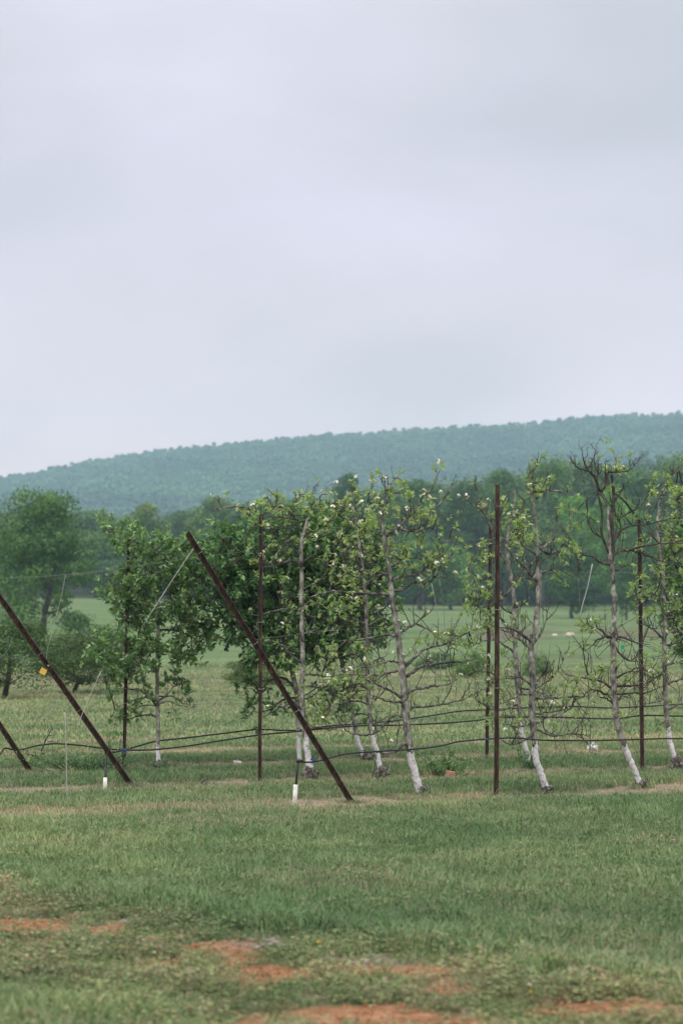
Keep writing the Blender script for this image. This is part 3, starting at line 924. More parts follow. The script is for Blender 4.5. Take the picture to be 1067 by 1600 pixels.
apple_tree('nearly bare apple tree with white foot just beside the tallest upright post',
    (855, 1240), [(855, 1240), (846, 1212), (838, 1190), (835, 1165), (832, 1130), (831, 1100), (832, 1070), (831, 1050), (829, 1020), (831, 1000), (834, 985), (838, 960), (841, 930), (840, 900), (839, 870), (838, 840), (836, 810), (834, 785), (833, 765)],
    [7.0, 7.2, 8.0, 7.8, 7.5, 6.8, 6.2, 5.2, 4.6, 3.4, 2.4],
    [(2.2, .2, [(833, 768), (850, 768), (862, 766), (880, 770), (897, 775)]),
     (1.6, .5, [(833, 768), (826, 775), (819, 782)]),
     (1.9, .5, [(833, 765), (830, 748), (831, 738), (838, 728), (845, 719)]),
     (1.4, .2, [(833, 745), (828, 737), (825, 728)]),
     (2.6, .35, [(839, 853), (850, 862), (860, 865), (872, 858), (880, 850), (888, 835), (896, 803)]),
     (1.8, .3, [(842, 858), (856, 850), (865, 838), (868, 815), (870, 795)]),
     (2.0, .35, [(840, 895), (850, 893), (862, 892), (882, 908), (895, 900), (906, 894)]),
     (2.3, .4, [(838, 908), (828, 898), (818, 885), (805, 873), (795, 860), (785, 850)]),
     (2.0, .5, [(838, 866), (825, 858), (812, 848), (806, 835)]),
     (1.8, .3, [(838, 905), (820, 903), (805, 905), (790, 913)]),
     (2.9, .25, [(829, 1003), (815, 990), (800, 982), (785, 980), (773, 978)]),
     (2.5, .25, [(828, 1012), (812, 1000), (800, 992), (785, 985)]),
     (2.0, .3, [(829, 1070), (815, 1060), (800, 1057), (782, 1055)]),
     (1.7, .2, [(834, 1005), (845, 990), (852, 970), (857, 946)]),
     (1.7, .1, [(834, 1077), (850, 1068), (865, 1055), (875, 1040), (882, 1022)]),
     (2.2, .25, [(835, 1092), (855, 1090), (880, 1090), (895, 1088), (915, 1087), (930, 1080)]),
     (2.4, .1, [(897, 1089), (892, 1105), (882, 1113)]),
     (1.8, .3, [(835, 1105), (860, 1105), (885, 1103)]),
     (1.7, .2, [(834, 1116), (850, 1114), (870, 1112), (882, 1105)]),
     (2.2, .3, [(836, 1128), (845, 1127), (850, 1122), (865, 1118), (877, 1112)]),
     (2.0, .05, [(836, 1140), (850, 1145), (865, 1150), (885, 1147), (905, 1148), (916, 1150)]),
     (1.1, .05, [(898, 1148), (906, 1132), (912, 1123), (925, 1130)]),
     (2.0, .2, [(829, 1085), (812, 1085), (800, 1092), (778, 1102)]),
     (1.7, .2, [(829, 1130), (810, 1136), (795, 1132), (782, 1130)]),
     (1.8, .2, [(829, 1150), (812, 1160), (798, 1163), (785, 1158), (770, 1140)]),
     (1.3, .3, [(836, 1068), (848, 1055), (855, 1045)]),
     (1.3, .2, [(850, 1084), (856, 1102), (858, 1112)])],
    1159, knob=(855, 1237, 10, .55), leafy=.3, bloom=.10,
    fills=[([(800, 800), (832, 800), (832, 850), (800, 850)], 22, 'spur', .1, .55),
           ([(825, 755), (860, 748), (862, 765), (828, 785)], 16, 'spur', .06, .6),
           ([(870, 840), (905, 850), (905, 890), (870, 880)], 16, 'spur', .08, .6)], spur=1.15, seed=12, bare_twigs=91)

apple_tree('forked apple tree with dark mostly bare crown, left of the rightmost upright post',
    (1000, 1231), [(1000, 1231), (990, 1202), (982, 1185), (973, 1160), (966, 1140), (961, 1110), (958, 1080), (958, 1050), (957, 1010), (957, 985), (959, 960), (958, 930), (957, 900), (955, 880), (952, 862), (950, 835), (950, 805), (948, 790), (938, 768)],
    [6.0, 6.4, 7.5, 7.8, 7.4, 6.8, 6.2, 5.5, 4.6, 3.2, 2.4],
    [(2.3, .2, [(938, 768), (932, 755), (930, 748), (922, 738), (916, 732), (912, 722), (909, 710)]),
     (1.4, .05, [(916, 733), (925, 720), (929, 712), (931, 705)]),
     (1.4, .05, [(917, 736), (903, 731), (895, 724), (890, 716)]),
     (1.8, .1, [(930, 750), (934, 738), (934, 726)]),
     (2.0, .2, [(938, 770), (946, 757), (949, 740), (957, 738), (980, 736), (990, 728), (1000, 716)]),
     (1.6, .1, [(946, 756), (945, 740), (944, 723)]),
     (1.5, .1, [(962, 737), (962, 716)]),
     (2.0, .35, [(952, 882), (935, 878), (925, 870), (912, 867), (900, 858)]),
     (1.8, .2, [(940, 838), (927, 832), (919, 818), (917, 800), (917, 785)]),
     (2.6, .3, [(955, 872), (965, 863), (980, 860), (995, 862), (1015, 870), (1035, 878), (1070, 880)]),
     (2.3, .4, [(983, 860), (1005, 853), (1030, 850), (1072, 848)]),
     (2.0, .2, [(955, 852), (968, 832), (970, 825), (962, 803), (955, 785)]),
     (2.0, .4, [(957, 850), (968, 830), (985, 822), (1005, 820), (1040, 812), (1072, 807)]),
     (1.8, .2, [(958, 893), (975, 885), (995, 873)]),
     (2.0, .2, [(955, 792), (970, 768), (978, 757)]),
     (2.3, .15, [(957, 998), (945, 995), (930, 1003), (919, 1013)]),
     (1.7, .4, [(950, 997), (938, 985), (925, 982), (915, 975)]),
     (2.3, .3, [(958, 1002), (970, 995), (990, 1003), (1012, 1006)]),
     (1.9, .2, [(961, 1010), (966, 1020), (975, 1028), (985, 1034), (1003, 1034)]),
     (2.4, .2, [(957, 1078), (945, 1068), (930, 1062), (910, 1058), (887, 1055)]),
     (1.5, .2, [(922, 1062), (914, 1040), (911, 1018), (910, 998)]),
     (2.2, .3, [(957, 1090), (940, 1082), (925, 1078), (912, 1086)]),
     (1.6, .1, [(957, 1100), (945, 1090), (935, 1090), (932, 1082)]),
     (2.2, .3, [(960, 1060), (980, 1050), (1003, 1042)]),
     (2.1, .3, [(962, 1085), (985, 1083), (1010, 1082), (1033, 1073)]),
     (2.1, .3, [(961, 1072), (985, 1072), (1010, 1068), (1033, 1050)]),
     (1.6, .4, [(963, 1098), (973, 1088), (985, 1090)]),
     (1.4, .2, [(963, 812), (985, 800), (1000, 790), (1015, 770), (1035, 755), (1048, 740)])],
    1157, knob=(1000, 1229, 8, .9), leafy=.25, bloom=.06, limbmat='twig',
    forks=[([4.6, 4.2, 3.6, 3.0], [(955, 880), (958, 850), (955, 815), (958, 780), (957, 758), (955, 742)]),
           ([3.2, 3.0, 2.6], [(954, 872), (945, 850), (939, 830), (940, 800), (935, 778), (933, 762)]),
           ([3.0, 2.6, 2.2], [(994, 808), (984, 795), (972, 780), (958, 770)])],
    fills=[([(900, 965), (935, 965), (940, 990), (905, 990)], 14, 'spur', .06, .55),
           ([(905, 1035), (945, 1035), (945, 1065), (905, 1060)], 10, 'spur', .06, .45),
           ([(935, 725), (975, 725), (975, 740), (940, 740)], 7, 'spur', .06, .8)], spur=1.1, seed=13, bare_twigs=105)

# row 2
apple_tree('blossoming apple tree with white foot directly behind the lower end of the longest leaning post',
    (484, 1219), [(486, 1206), (482, 1185), (478, 1155), (474, 1125), (472, 1080), (473, 1040), (472, 1000), (472, 960), (471, 930), (471, 880), (471, 850), (474, 835), (478, 820), (485, 802)],
    [7.2, 6.8, 6.2, 5.8, 5.6, 5.2, 4.8, 4.2, 3.0],
    [(2.4, .35, [(467, 812), (450, 809), (430, 808), (413, 809), (400, 819)]),
     (2.1, .45, [(413, 809), (395, 797), (372, 791), (348, 795), (336, 796)]),
     (1.1, .5, [(349, 795), (344, 786), (338, 780)]),
     (1.9, .5, [(465, 812), (450, 797), (435, 792), (425, 788), (420, 778)]),
     (1.4, .6, [(431, 791), (433, 780), (434, 768)]),
     (1.5, .5, [(456, 796), (461, 782), (468, 774), (485, 772), (500, 770)]),
     (1.8, .5, [(485, 802), (487, 790), (497, 778), (510, 768)]),
     (1.6, .5, [(484, 800), (500, 792), (520, 785)]),
     (1.9, .4, [(462, 838), (445, 850), (437, 860), (428, 876), (410, 880)]),
     (2.0, .4, [(470, 881), (455, 876), (440, 880), (425, 886), (412, 888), (408, 902)]),
     (2.1, .35, [(469, 954), (455, 951), (440, 952), (420, 957), (405, 962), (392, 960)]),
     (2.4, .25, [(471, 1035), (455, 1025), (445, 1013), (430, 1004), (415, 1002), (400, 1004)]),
     (1.6, .4, [(470, 1020), (455, 1012), (440, 1008)]),
     (1.8, .4, [(474, 878), (485, 870), (497, 862)]),
     (2.2, .5, [(477, 838), (500, 835), (513, 828), (528, 824)]),
     (2.2, .35, [(477, 1053), (495, 1054), (515, 1058), (530, 1053)]),
     (1.7, .3, [(477, 1092), (490, 1086), (498, 1078)]),
     (1.6, .4, [(477, 1072), (505, 1074), (515, 1080)]),
     (2.4, .35, [(470, 1108), (460, 1098), (450, 1100), (435, 1106), (425, 1112), (412, 1120)]),
     (2.0, .4, [(474, 920), (495, 910), (510, 895)]),
     (2.0, .4, [(474, 990), (495, 985), (520, 985), (540, 975)]),
     (1.8, .3, [(477, 1142), (495, 1136), (515, 1140), (535, 1136)])],
    1146, knob=(484, 1210, 12, 1.0), leafy=.6, bloom=.42,
    fills=[([(345, 800), (375, 790), (470, 775), (545, 775), (560, 820), (560, 900), (520, 960), (440, 930), (400, 900), (380, 840)], 95, 'spur', .2, .55),
           ([(345, 800), (410, 775), (520, 765), (550, 785), (350, 812)], 40, 'spur', .12, .65),
           ([(440, 930), (560, 930), (560, 1120), (480, 1130), (440, 1060)], 75, 'spur', .18, .45)], seed=14, bare_twigs=49)

apple_tree('slim blossoming apple tree with dark root knob, just left of the tall leaning apple tree',
    (597, 1217), [(596, 1206), (590, 1182), (583, 1155), (578, 1135), (576, 1100), (574, 1070), (573, 1040), (573, 1000), (572, 960), (570, 920), (567, 890), (561, 850), (556, 820), (552, 795)],
    [5.2, 5.6, 5.6, 5.4, 5.2, 4.6, 4.2, 3.4, 2.2],
    [(1.6, .5, [(573, 975), (560, 970), (545, 960)]),
     (1.8, .5, [(575, 978), (592, 968), (605, 955)]),
     (2.0, .3, [(573, 1077), (560, 1068), (545, 1073), (528, 1080)]),
     (2.0, .3, [(574, 1100), (560, 1095), (545, 1096), (530, 1099), (515, 1104)]),
     (1.8, .3, [(575, 1037), (590, 1030), (603, 1024)]),
     (2.0, .3, [(572, 1042), (560, 1025), (548, 1020), (525, 1020)]),
     (2.2, .3, [(574, 1052), (590, 1070), (605, 1078)]),
     (1.8, .3, [(578, 1100), (590, 1090), (600, 1082)]),
     (2.0, .6, [(567, 890), (555, 870), (540, 860), (528, 850)]),
     (1.7, .6, [(563, 870), (575, 850), (580, 830)]),
     (1.8, .7, [(556, 820), (540, 800), (530, 780)]),
     (1.8, .7, [(558, 830), (570, 800), (578, 770)]),
     (1.6, .7, [(554, 800), (556, 775), (552, 760)]),
     (1.8, .4, [(578, 1130), (590, 1128), (603, 1122)])],
    1140, knob=(597, 1208, 11, 1.15), leafy=.65, bloom=.4,
    fills=[([(500, 800), (530, 775), (560, 762), (600, 770), (612, 850), (600, 950), (560, 960), (520, 900)], 80, 'spur', .2, .6),
           ([(505, 1010), (600, 980), (600, 1060), (550, 1110), (500, 1130)], 60, 'spur', .2, .45)], seed=15, bare_twigs=42)

apple_tree('apple tree with leafy left side and white painted foot, seen behind the tall upright post',
    (828, 1196), [(829, 1195), (820, 1165), (812, 1130), (810, 1100), (808, 1070), (806, 1040), (804, 1000), (803, 960), (802, 930), (798, 900), (793, 870), (791, 850), (796, 825), (803, 795), (804, 765)],
    [5.0, 5.2, 5.4, 5.2, 5.0, 4.4, 3.8, 3.0, 1.8],
    [(2.0, .4, [(804, 985), (785, 970), (775, 960), (755, 955), (745, 940)]),
     (2.0, .4, [(804, 1020), (790, 1010), (775, 1000), (755, 1002), (735, 1010)]),
     (2.2, .3, [(798, 892), (780, 862), (770, 830), (755, 802), (738, 787), (720, 778)]),
     (1.5, .4, [(755, 802), (748, 780), (742, 755), (745, 748)]),
     (2.0, .5, [(800, 920), (775, 940), (750, 950), (735, 935)]),
     (1.8, .4, [(807, 1060), (780, 1062), (760, 1075), (740, 1085)]),
     (1.8, .4, [(804, 1000), (815, 985), (830, 975)]),
     (2.0, .4, [(801, 915), (818, 895), (830, 880), (850, 875)]),
     (1.6, .3, [(791, 850), (780, 820), (785, 790), (792, 770)]),
     (2.0, .4, [(808, 1075), (830, 1078), (850, 1085), (870, 1098)]),
     (1.8, .3, [(809, 1100), (790, 1108), (770, 1108), (750, 1098), (738, 1088)]),
     (1.8, .3, [(811, 1120), (790, 1118), (770, 1122)]),
     (1.8, .4, [(803, 960), (785, 950), (770, 930), (760, 905)]),
     (1.5, .4, [(803, 950), (820, 940), (835, 925)]),
     (1.7, .3, [(780, 1062), (765, 1050), (745, 1048), (725, 1055)])],
    1126, knob=None, leafy=.5, bloom=.14,
    fills=[([(728, 860), (745, 835), (765, 850), (772, 900), (800, 930), (770, 990), (740, 1000), (725, 940)], 85, 'spur', .14, .55),
           ([(783, 780), (830, 790), (832, 870), (790, 860)], 40, 'spur', .12, .6),
           ([(720, 1040), (790, 1010), (800, 1110), (740, 1110)], 30, 'spur', .14, .4)], seed=16, bare_twigs=80)

apple_tree('apple tree with dense light green leaves, just right of the rightmost upright post',
    (1055, 1201), [(1055, 1190), (1048, 1165), (1043, 1140), (1041, 1120), (1039, 1090), (1038, 1060), (1037, 1030), (1037, 1000), (1038, 960), (1036, 930), (1033, 890), (1030, 860), (1027, 825), (1030, 790), (1037, 765)],
    [5.2, 5.8, 6.0, 5.8, 5.6, 5.2, 4.6, 3.8, 2.4],
    [(2.0, .5, [(1035, 935), (1015, 933), (1003, 940), (990, 955)]),
     (2.0, .4, [(1037, 1040), (1060, 1035), (1085, 1045)]),
     (2.0, .4, [(1039, 1070), (1060, 1062), (1080, 1060)]),
     (2.0, .4, [(1038, 962), (1055, 967), (1080, 968)]),
     (1.8, .4, [(1038, 960), (1055, 952), (1075, 948)]),
     (2.0, .5, [(1037, 1000), (1022, 985), (1010, 978), (998, 975)]),
     (2.2, .3, [(1041, 1112), (1058, 1100), (1065, 1085)]),
     (1.8, .6, [(1030, 860), (1045, 840), (1060, 810), (1058, 780)]),
     (1.8, .6, [(1030, 850), (1015, 830), (1012, 800), (1020, 770)]),
     (1.5, .5, [(1032, 780), (1048, 745), (1060, 735)]),
     (2.0, .3, [(1038, 1092), (1020, 1098), (1005, 1100), (985, 1112)]),
     (1.8, .4, [(1037, 1052), (1020, 1062), (1005, 1075), (990, 1080)]),
     (1.8, .4, [(1038, 1010), (1055, 1005), (1075, 998)])],
    1133, knob=(1058, 1192, 11, 1.0), leafy=.6, bloom=.12,
    fills=[([(985, 890), (1000, 820), (1025, 770), (1045, 745), (1075, 745), (1110, 770), (1120, 900), (1080, 1000), (1040, 1060), (990, 1080), (975, 980)], 240, 'spur', .22, .5),
           ([(1020, 760), (1090, 745), (1100, 850), (1030, 850)], 70, 'spur', .2, .7)], leafsize=.054, seed=17, bare_twigs=80)

# row 3, in full leaf
T8_POLY = [(190, 815), (165, 820), (160, 838), (185, 850), (200, 870), (165, 905), (158, 930), (175, 950), (200, 962), (175, 985), (150, 1000), (138, 1020), (165, 1035), (185, 1055), (205, 1060), (225, 1050), (245, 1045), (262, 1030), (275, 1058), (290, 1040), (310, 1030), (330, 1025), (333, 1000), (325, 960), (340, 930), (335, 880), (310, 850), (280, 840), (250, 835), (225, 845), (208, 822)]
apple_tree('small apple tree in full green leaf standing alone behind the slim post at left',
    (248, 1200), [(248, 1197), (247, 1150), (247, 1120), (246, 1080), (246, 1040), (247, 1000), (248, 960), (247, 920), (248, 880), (247, 850)],
    [5.0, 4.6, 4.6, 4.4, 3.8, 3.0, 1.8],
    [(2.2, .1, [(245, 1120), (230, 1117), (214, 1120), (200, 1123)]),
     (1.6, .4, [(245, 1103), (230, 1102), (215, 1106), (203, 1117)]),
     (1.8, .2, [(248, 1098), (265, 1096), (280, 1102), (295, 1105)]),
     (1.5, .5, [(248, 1088), (270, 1089), (285, 1098), (298, 1103)]),
     (1.8, .6, [(245, 1102), (225, 1082), (200, 1076), (175, 1079), (158, 1082)]),
     (1.6, .7, [(248, 1095), (262, 1085), (272, 1072), (285, 1070)]),
     (1.6, .6, [(244, 1095), (228, 1090), (205, 1095), (185, 1105), (175, 1118)]),
     (2.0, .6, [(247, 960), (222, 950), (205, 940), (190, 925)]),
     (2.0, .6, [(247, 900), (225, 885), (208, 865), (190, 840), (178, 825)]),
     (2.0, .6, [(247, 1000), (215, 1000), (185, 1005), (155, 1015)]),
     (2.0, .6, [(247, 985), (275, 985), (300, 995), (322, 1010)]),
     (2.0, .6, [(247, 930), (275, 925), (305, 905), (325, 895)]),
     (2.0, .6, [(247, 880), (270, 865), (290, 855)]),
     (2.0, .6, [(247, 1040), (225, 1035), (205, 1045), (190, 1050)])],
    1160, knob=(250, 1195, 9, .6), leaf='mid_leaf', leafy=.8, bloom=.0, leafsize=.074,
    fills=[(T8_POLY, 430, 'dense', .2, .38), ([(170, 1040), (235, 1045), (235, 1085), (200, 1130), (170, 1120)], 26, 'spur', .15, .35),
           ([(262, 1060), (290, 1060), (300, 1100), (265, 1100)], 14, 'spur', .1, .35)], seed=18)

apple_tree('dense dark green leafy apple tree behind the long leaning post, its crown the widest',
    (469, 1194), [(469, 1193), (466, 1150), (465, 1100), (460, 1065), (452, 1035), (444, 1000), (438, 950), (435, 900), (432, 850)],
    [4.8, 4.8, 5.4, 6.0, 5.4, 4.4, 2.4],
    [(2.2, .6, [(462, 1075), (445, 1060), (425, 1062), (400, 1085), (385, 1110)]),
     (2.0, .6, [(462, 1090), (440, 1095), (420, 1110), (395, 1112)]),
     (2.6, .6, [(450, 1025), (420, 1005), (390, 990), (365, 975)]),
     (2.6, .6, [(442, 980), (410, 950), (380, 935), (350, 920)]),
     (2.4, .6, [(438, 940), (405, 900), (375, 870), (350, 845)]),
     (2.4, .6, [(440, 960), (465, 930), (490, 900), (505, 870)]),
     (2.4, .6, [(436, 900), (455, 860), (475, 830)]),
     (2.4, .6, [(450, 1015), (475, 990), (500, 970)])],
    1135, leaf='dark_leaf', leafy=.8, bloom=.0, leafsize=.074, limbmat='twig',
    fills=[([(340, 818), (330, 850), (325, 900), (345, 940), (345, 965), (365, 1000), (372, 1018), (392, 1038), (420, 1030), (440, 1040), (470, 1035), (505, 1025), (510, 800), (460, 800), (420, 818), (380, 815), (352, 830)], 900, 'dense', .32, .36),
           ([(385, 1050), (450, 1055), (450, 1115), (380, 1125)], 30, 'spur', .16, .35)], seed=19)

apple_tree('dark green leafy apple tree hidden behind the blossoming ones, on a slanting trunk',
    (571, 1191), [(571, 1190), (558, 1155), (553, 1130), (546, 1090), (540, 1062), (534, 1030), (532, 1000), (532, 950), (535, 900), (540, 860)],
    [5.0, 4.8, 5.4, 5.6, 5.2, 4.2, 2.2],
    [(2.2, .6, [(549, 1105), (530, 1090), (510, 1085), (495, 1095)]),
     (2.0, .6, [(547, 1092), (560, 1080), (575, 1078)]),
     (2.6, .6, [(534, 1025), (515, 1005), (500, 985), (490, 960)]),
     (2.4, .6, [(533, 1000), (560, 975), (590, 960)]),
     (2.4, .6, [(533, 960), (555, 930), (580, 900)]),
     (2.4, .6, [(533, 940), (510, 900), (495, 860)]),
     (2.0, .5, [(551, 1120), (565, 1115), (580, 1120)])],
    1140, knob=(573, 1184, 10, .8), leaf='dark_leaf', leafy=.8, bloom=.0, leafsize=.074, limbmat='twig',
    fills=[([(490, 800), (485, 1020), (510, 1030), (545, 1030), (580, 1012), (612, 1002), (622, 960), (612, 900), (600, 850), (570, 820), (520, 795)], 640, 'dense', .3, .36),
           ([(490, 1070), (545, 1070), (545, 1110), (500, 1125)], 26, 'spur', .14, .35)], seed=20)

apple_tree('dark green leafy apple tree at the far right, behind the one with light leaves',
    (1100, 1188), [(1100, 1187), (1096, 1140), (1092, 1090), (1090, 1040), (1088, 980), (1085, 920), (1085, 860)],
    [5, 5, 5, 4, 3, 2],
    [(2.4, .6, [(1090, 1040), (1070, 1015), (1050, 1000)]),
     (2.4, .6, [(1088, 980), (1060, 950), (1035, 930)]),
     (2.4, .6, [(1086, 930), (1060, 890), (1040, 870)]),
     (2.4, .6, [(1088, 970), (1120, 950), (1145, 920)])],
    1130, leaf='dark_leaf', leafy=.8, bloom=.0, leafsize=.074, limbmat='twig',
    fills=[([(1040, 850), (1028, 890), (1030, 950), (1045, 1000), (1062, 1030), (1100, 1040), (1150, 1000), (1160, 900), (1120, 830), (1070, 820)], 420, 'dense', .3, .36)], seed=21)

# ------------------------------------------------------------------ posts
def post_mesh(a, b, w, flip=1, cut=0.0):
    """rolled steel channel from a to b, open side towards the camera, a plate and bolt near the head"""
    a = np.asarray(a, float); b = np.asarray(b, float)
    ax = unit(b - a)
    view = np.array([0, -1.0, 0])
    f = unit(view - ax * np.dot(view, ax)); s = np.cross(ax, f)
    th = w * .16; dep = w * .62
    prof = [(-w / 2, 0), (-w / 2, dep), (-w / 2 + th, dep), (-w / 2 + th, th), (w / 2 - th, th), (w / 2 - th, dep), (w / 2, dep), (w / 2, 0)]
    mb = MB()
    n = 14
    V = []; Fs = []
    for i in range(n + 1):
        c = a + (b - a) * i / n + (rng.normal(size=3) * .0012 if 0 < i < n else 0)
        for k, (u, v) in enumerate(prof):
            e = c + s * u * flip + f * (v - dep / 2)
            if i == n: e = e + ax * cut * (u / w)
            V.append(e)
    m = len(prof)
    for i in range(n):
        for k in range(m):
            Fs.append((i * m + k, i * m + (k + 1) % m, (i + 1) * m + (k + 1) % m, (i + 1) * m + k))
    Fs += [(0, 1, 2, 3), (0, 3, 4, 7), (4, 5, 6, 7)]
    o = n * m
    Fs += [(o + 3, o + 2, o + 1, o), (o + 7, o + 4, o + 3, o), (o + 7, o + 6, o + 5, o + 4)]
    mb.add(V, Fs)
    return mb, ax, s, f
posts = {}
def post(label, base, top, wpx, cut=.02, lean=False, key=None, extra_len=None):
    b = G(*base)
    D = b[1]
    FEET.append((base, 4))
    t_ = P(top[0], top[1], D + (ROWSLOPE * (top[0] - base[0]) * D / F if lean else 0))
    a = b - unit(t_ - b) * 0.12
    w = wpx * D / F
    mb, ax, s, f = post_mesh(a, t_, w, cut=cut)
    t = thing('steel_post', label, 'post', b, 'rusty steel trellis posts')
    link('shaft', mb.mesh('post_shaft', M['rust'], b, smooth=False), t)
    # wire clamps
    H = np.linalg.norm(t_ - b)
    for h in ((.35, .6, .93) if H > 1.5 else (.5,)):
        c = b + (t_ - b) * h
        m2 = MB()
        tube(m2, [c + f * w * .30 + s * w * .62, c + f * w * .42, c + f * w * .30 - s * w * .62], [.0035] * 3, 5)
        link('wire_clip', m2.mesh('wire_clip', M['steel_wire'], b), t)
    if key: posts[key] = (b, t_)
    return t
post('long rusty post leaning to the left, its foot right of the larger white pipe', (551, 1254), (293, 833), 8.8, .03, True, 'lean1')
post('rusty post leaning out of the left edge, with a small yellow tag on it', (208, 1229), (-38, 878), 8.4, .02, True, 'lean2')
post('short visible end of a rusty leaning post in the far left corner', (49, 1205), (-150, 905), 8, .02, True, 'lean3')
post('tallest upright rusty post, standing in the nearest row', (775, 1246), (777, 757), 7.4, 0, False, 'p1')
post('slim upright rusty post crossing behind the long leaning one', (406, 1222), (408, 806), 5.6, 0, False, 'p2')
post('slim upright rusty post before the small tree in full leaf', (194, 1202), (202, 842), 5.4, 0, False, 'p3')
post('upright rusty post partly hidden just left of the tallest post', (760, 1185), (766, 818), 5.4, 0, False, 'p4')
post('rightmost upright rusty post, between the forked tree and the light green tree', (1003, 1203), (998, 812), 6.2, 0, False, 'p5')

def rope(name, label, cat, pts, r, material, group=None, sub=6, sides=6, base=None):
    pts = [np.asarray(p, float) for p in pts]
    b = np.array(pts[0])
    mb = MB(); tube(mb, catmull(pts, sub), r if isinstance(r, list) else [r, r], sides)
    o = link(name, mb.mesh(name, material, b), loc=tuple(b))
    o['label'] = label; o['category'] = cat
    if group: o['group'] = group
    return o
def rowD(row, px):
    """distance of the row plane at photo column px"""
    r0 = [22.55, 26.15, 29.6][row]
    k = (px - 533.5) / F
    return r0 / (1 - ROWSLOPE * k)
def RP(row, q, off=0.0):
    return P(q[0], q[1], rowD(row, q[0]) + off)

# ------------------------------------------------------------------ drip hoses and risers
hz_grp = 'black irrigation hoses along the tree rows'
h1 = [(466, 1190), (478, 1191), (492, 1190), (510, 1186), (530, 1180), (548, 1177), (575, 1175), (610, 1173), (640, 1171), (662, 1169), (690, 1165), (715, 1159), (745, 1156), (775, 1154), (805, 1153), (838, 1156), (880, 1157), (930, 1157), (970, 1156), (1003, 1155), (1040, 1154), (1120, 1154)]
rope('irrigation_hose', 'lowest and nearest black hose, running right from the riser by the long leaning post', 'hose', [RP(0, q, -.06) for q in h1], .0088, M['hose'], hz_grp)
h2 = [(167, 1177), (180, 1175), (195, 1172), (215, 1172), (245, 1171), (290, 1166), (340, 1158), (400, 1149), (440, 1145), (463, 1143), (500, 1139), (560, 1134), (620, 1133), (690, 1130), (740, 1126), (775, 1122), (830, 1120), (880, 1121), (960, 1123), (1003, 1118), (1067, 1119), (1130, 1118)]
rope('irrigation_hose', 'black hose rising right from the riser by the tagged leaning post', 'hose', [RP(1, q, -.05) for q in h2], .0095, M['hose'], hz_grp)
h3 = [(-6, 1184), (2, 1177), (8, 1169), (20, 1171), (35, 1171), (50, 1167), (65, 1164), (90, 1162), (130, 1165), (166, 1170), (195, 1171), (215, 1166), (245, 1158), (290, 1153), (340, 1147), (400, 1140), (440, 1141), (463, 1141), (480, 1139), (520, 1134), (600, 1128), (640, 1123), (680, 1117), (720, 1111), (760, 1109), (840, 1105), (900, 1104), (950, 1106), (1003, 1104), (1067, 1100), (1130, 1098)]
rope('irrigation_hose', 'farthest black hose, sagging in from the left edge past two leaning posts', 'hose', [RP(2, q, -.05) for q in h3], .0098, M['hose'], hz_grp)
def riser(label, row, foot, mid, top):
    b = G(*foot); D = b[1]
    t = thing('water_riser', label, 'riser pipe', b, 'white footed water risers at the row ends')
    f_ = P(foot[0], foot[1] + 8, D); m_ = P(mid[0], mid[1], D); e = P(top[0], top[1], rowD(row, top[0]) - .05)
    m1 = MB(); tube(m1, [f_, m_], [.021, .021], 12); link('pipe_sleeve', m1.mesh('sleeve', M['pvc'], b), t)
    m2 = MB(); tube(m2, [m_ - np.array([0, 0, .05]), m_ + (e - m_) * .5, e], [.012, .011, .010], 8); link('riser_tube', m2.mesh('riser', M['hose'], b), t)
    m3 = MB(); tube(m3, [e - np.array([.012, 0, .008]), e + np.array([0, 0, .008]), e + np.array([.05, 0, .004])], [.014, .015, .013], 8)
    link('elbow', m3.mesh('elbow', M['hose'], b), t)
riser('white pipe sleeve with black riser tube left of the long leaning post', 0, (460, 1257), (462, 1226), (466, 1190))
riser('white pipe sleeve with black riser tube left of the tagged leaning post', 1, (164, 1233), (165, 1215), (167, 1177))

# ------------------------------------------------------------------ wires, rods and ties
wg = 'thin trellis wires'
Wr = M['steel_wire']
def wire(label, row, pts, r=.0013, mat_=None, name='trellis_wire', cat='wire', group=wg, off=0.0):
    return rope(name, label, cat, [RP(row, q, off) for q in pts], r, mat_ or Wr, group, sub=4, sides=4)
wire('high wire entering from the left edge before the big meadow tree', 1, [(-60, 908), (0, 904), (60, 901), (103, 898), (150, 893), (202, 887)], .0022)
wire('faint second wire just under the high one on the left', 2, [(-60, 925), (40, 914), (100, 902), (160, 893), (198, 889)], .0013)
wire('wire across the middle height between the slim posts', 2, [(-60, 1040), (60, 1022), (194, 988), (300, 976), (408, 962), (560, 950), (766, 940)], .0011)
wire('wire at top height from slim post to tallest post', 1, [(202, 886), (330, 868), (408, 860), (560, 850), (775, 842), (998, 836), (1130, 832)], .0012)
wire('wire through the lower limbs from leaning post to right edge', 0, [(395, 1000), (520, 985), (640, 978), (776, 972), (900, 978), (1000, 968), (1130, 960)], .0013)
wire('wire across the crowns from tallest post to right edge', 0, [(777, 893), (870, 893), (960, 895), (1130, 890)], .0013)
wire('wire at lowest height between tallest post and right edge', 0, [(776, 1030), (870, 1022), (960, 1015), (1130, 1010)], .0011)
wire('topmost wire from tallest post to right edge', 0, [(777, 774), (860, 770), (930, 776), (1130, 778)], .0011)
wire('slack wire curling down from the slim post behind the leaning post', 1, [(408, 1100), (370, 1120), (345, 1128), (300, 1160), (280, 1172)], .0014)
wire('brace wire slanting from the row end down to the ground', 1, [(362, 990), (335, 1040), (313, 1090), (298, 1115), (280, 1150), (250, 1195), (215, 1234)], .0018)
wire('second brace strand twisted beside the slanting brace wire', 1, [(338, 1045), (318, 1085), (312, 1092), (290, 1128), (278, 1155)], .0014, off=-.03)
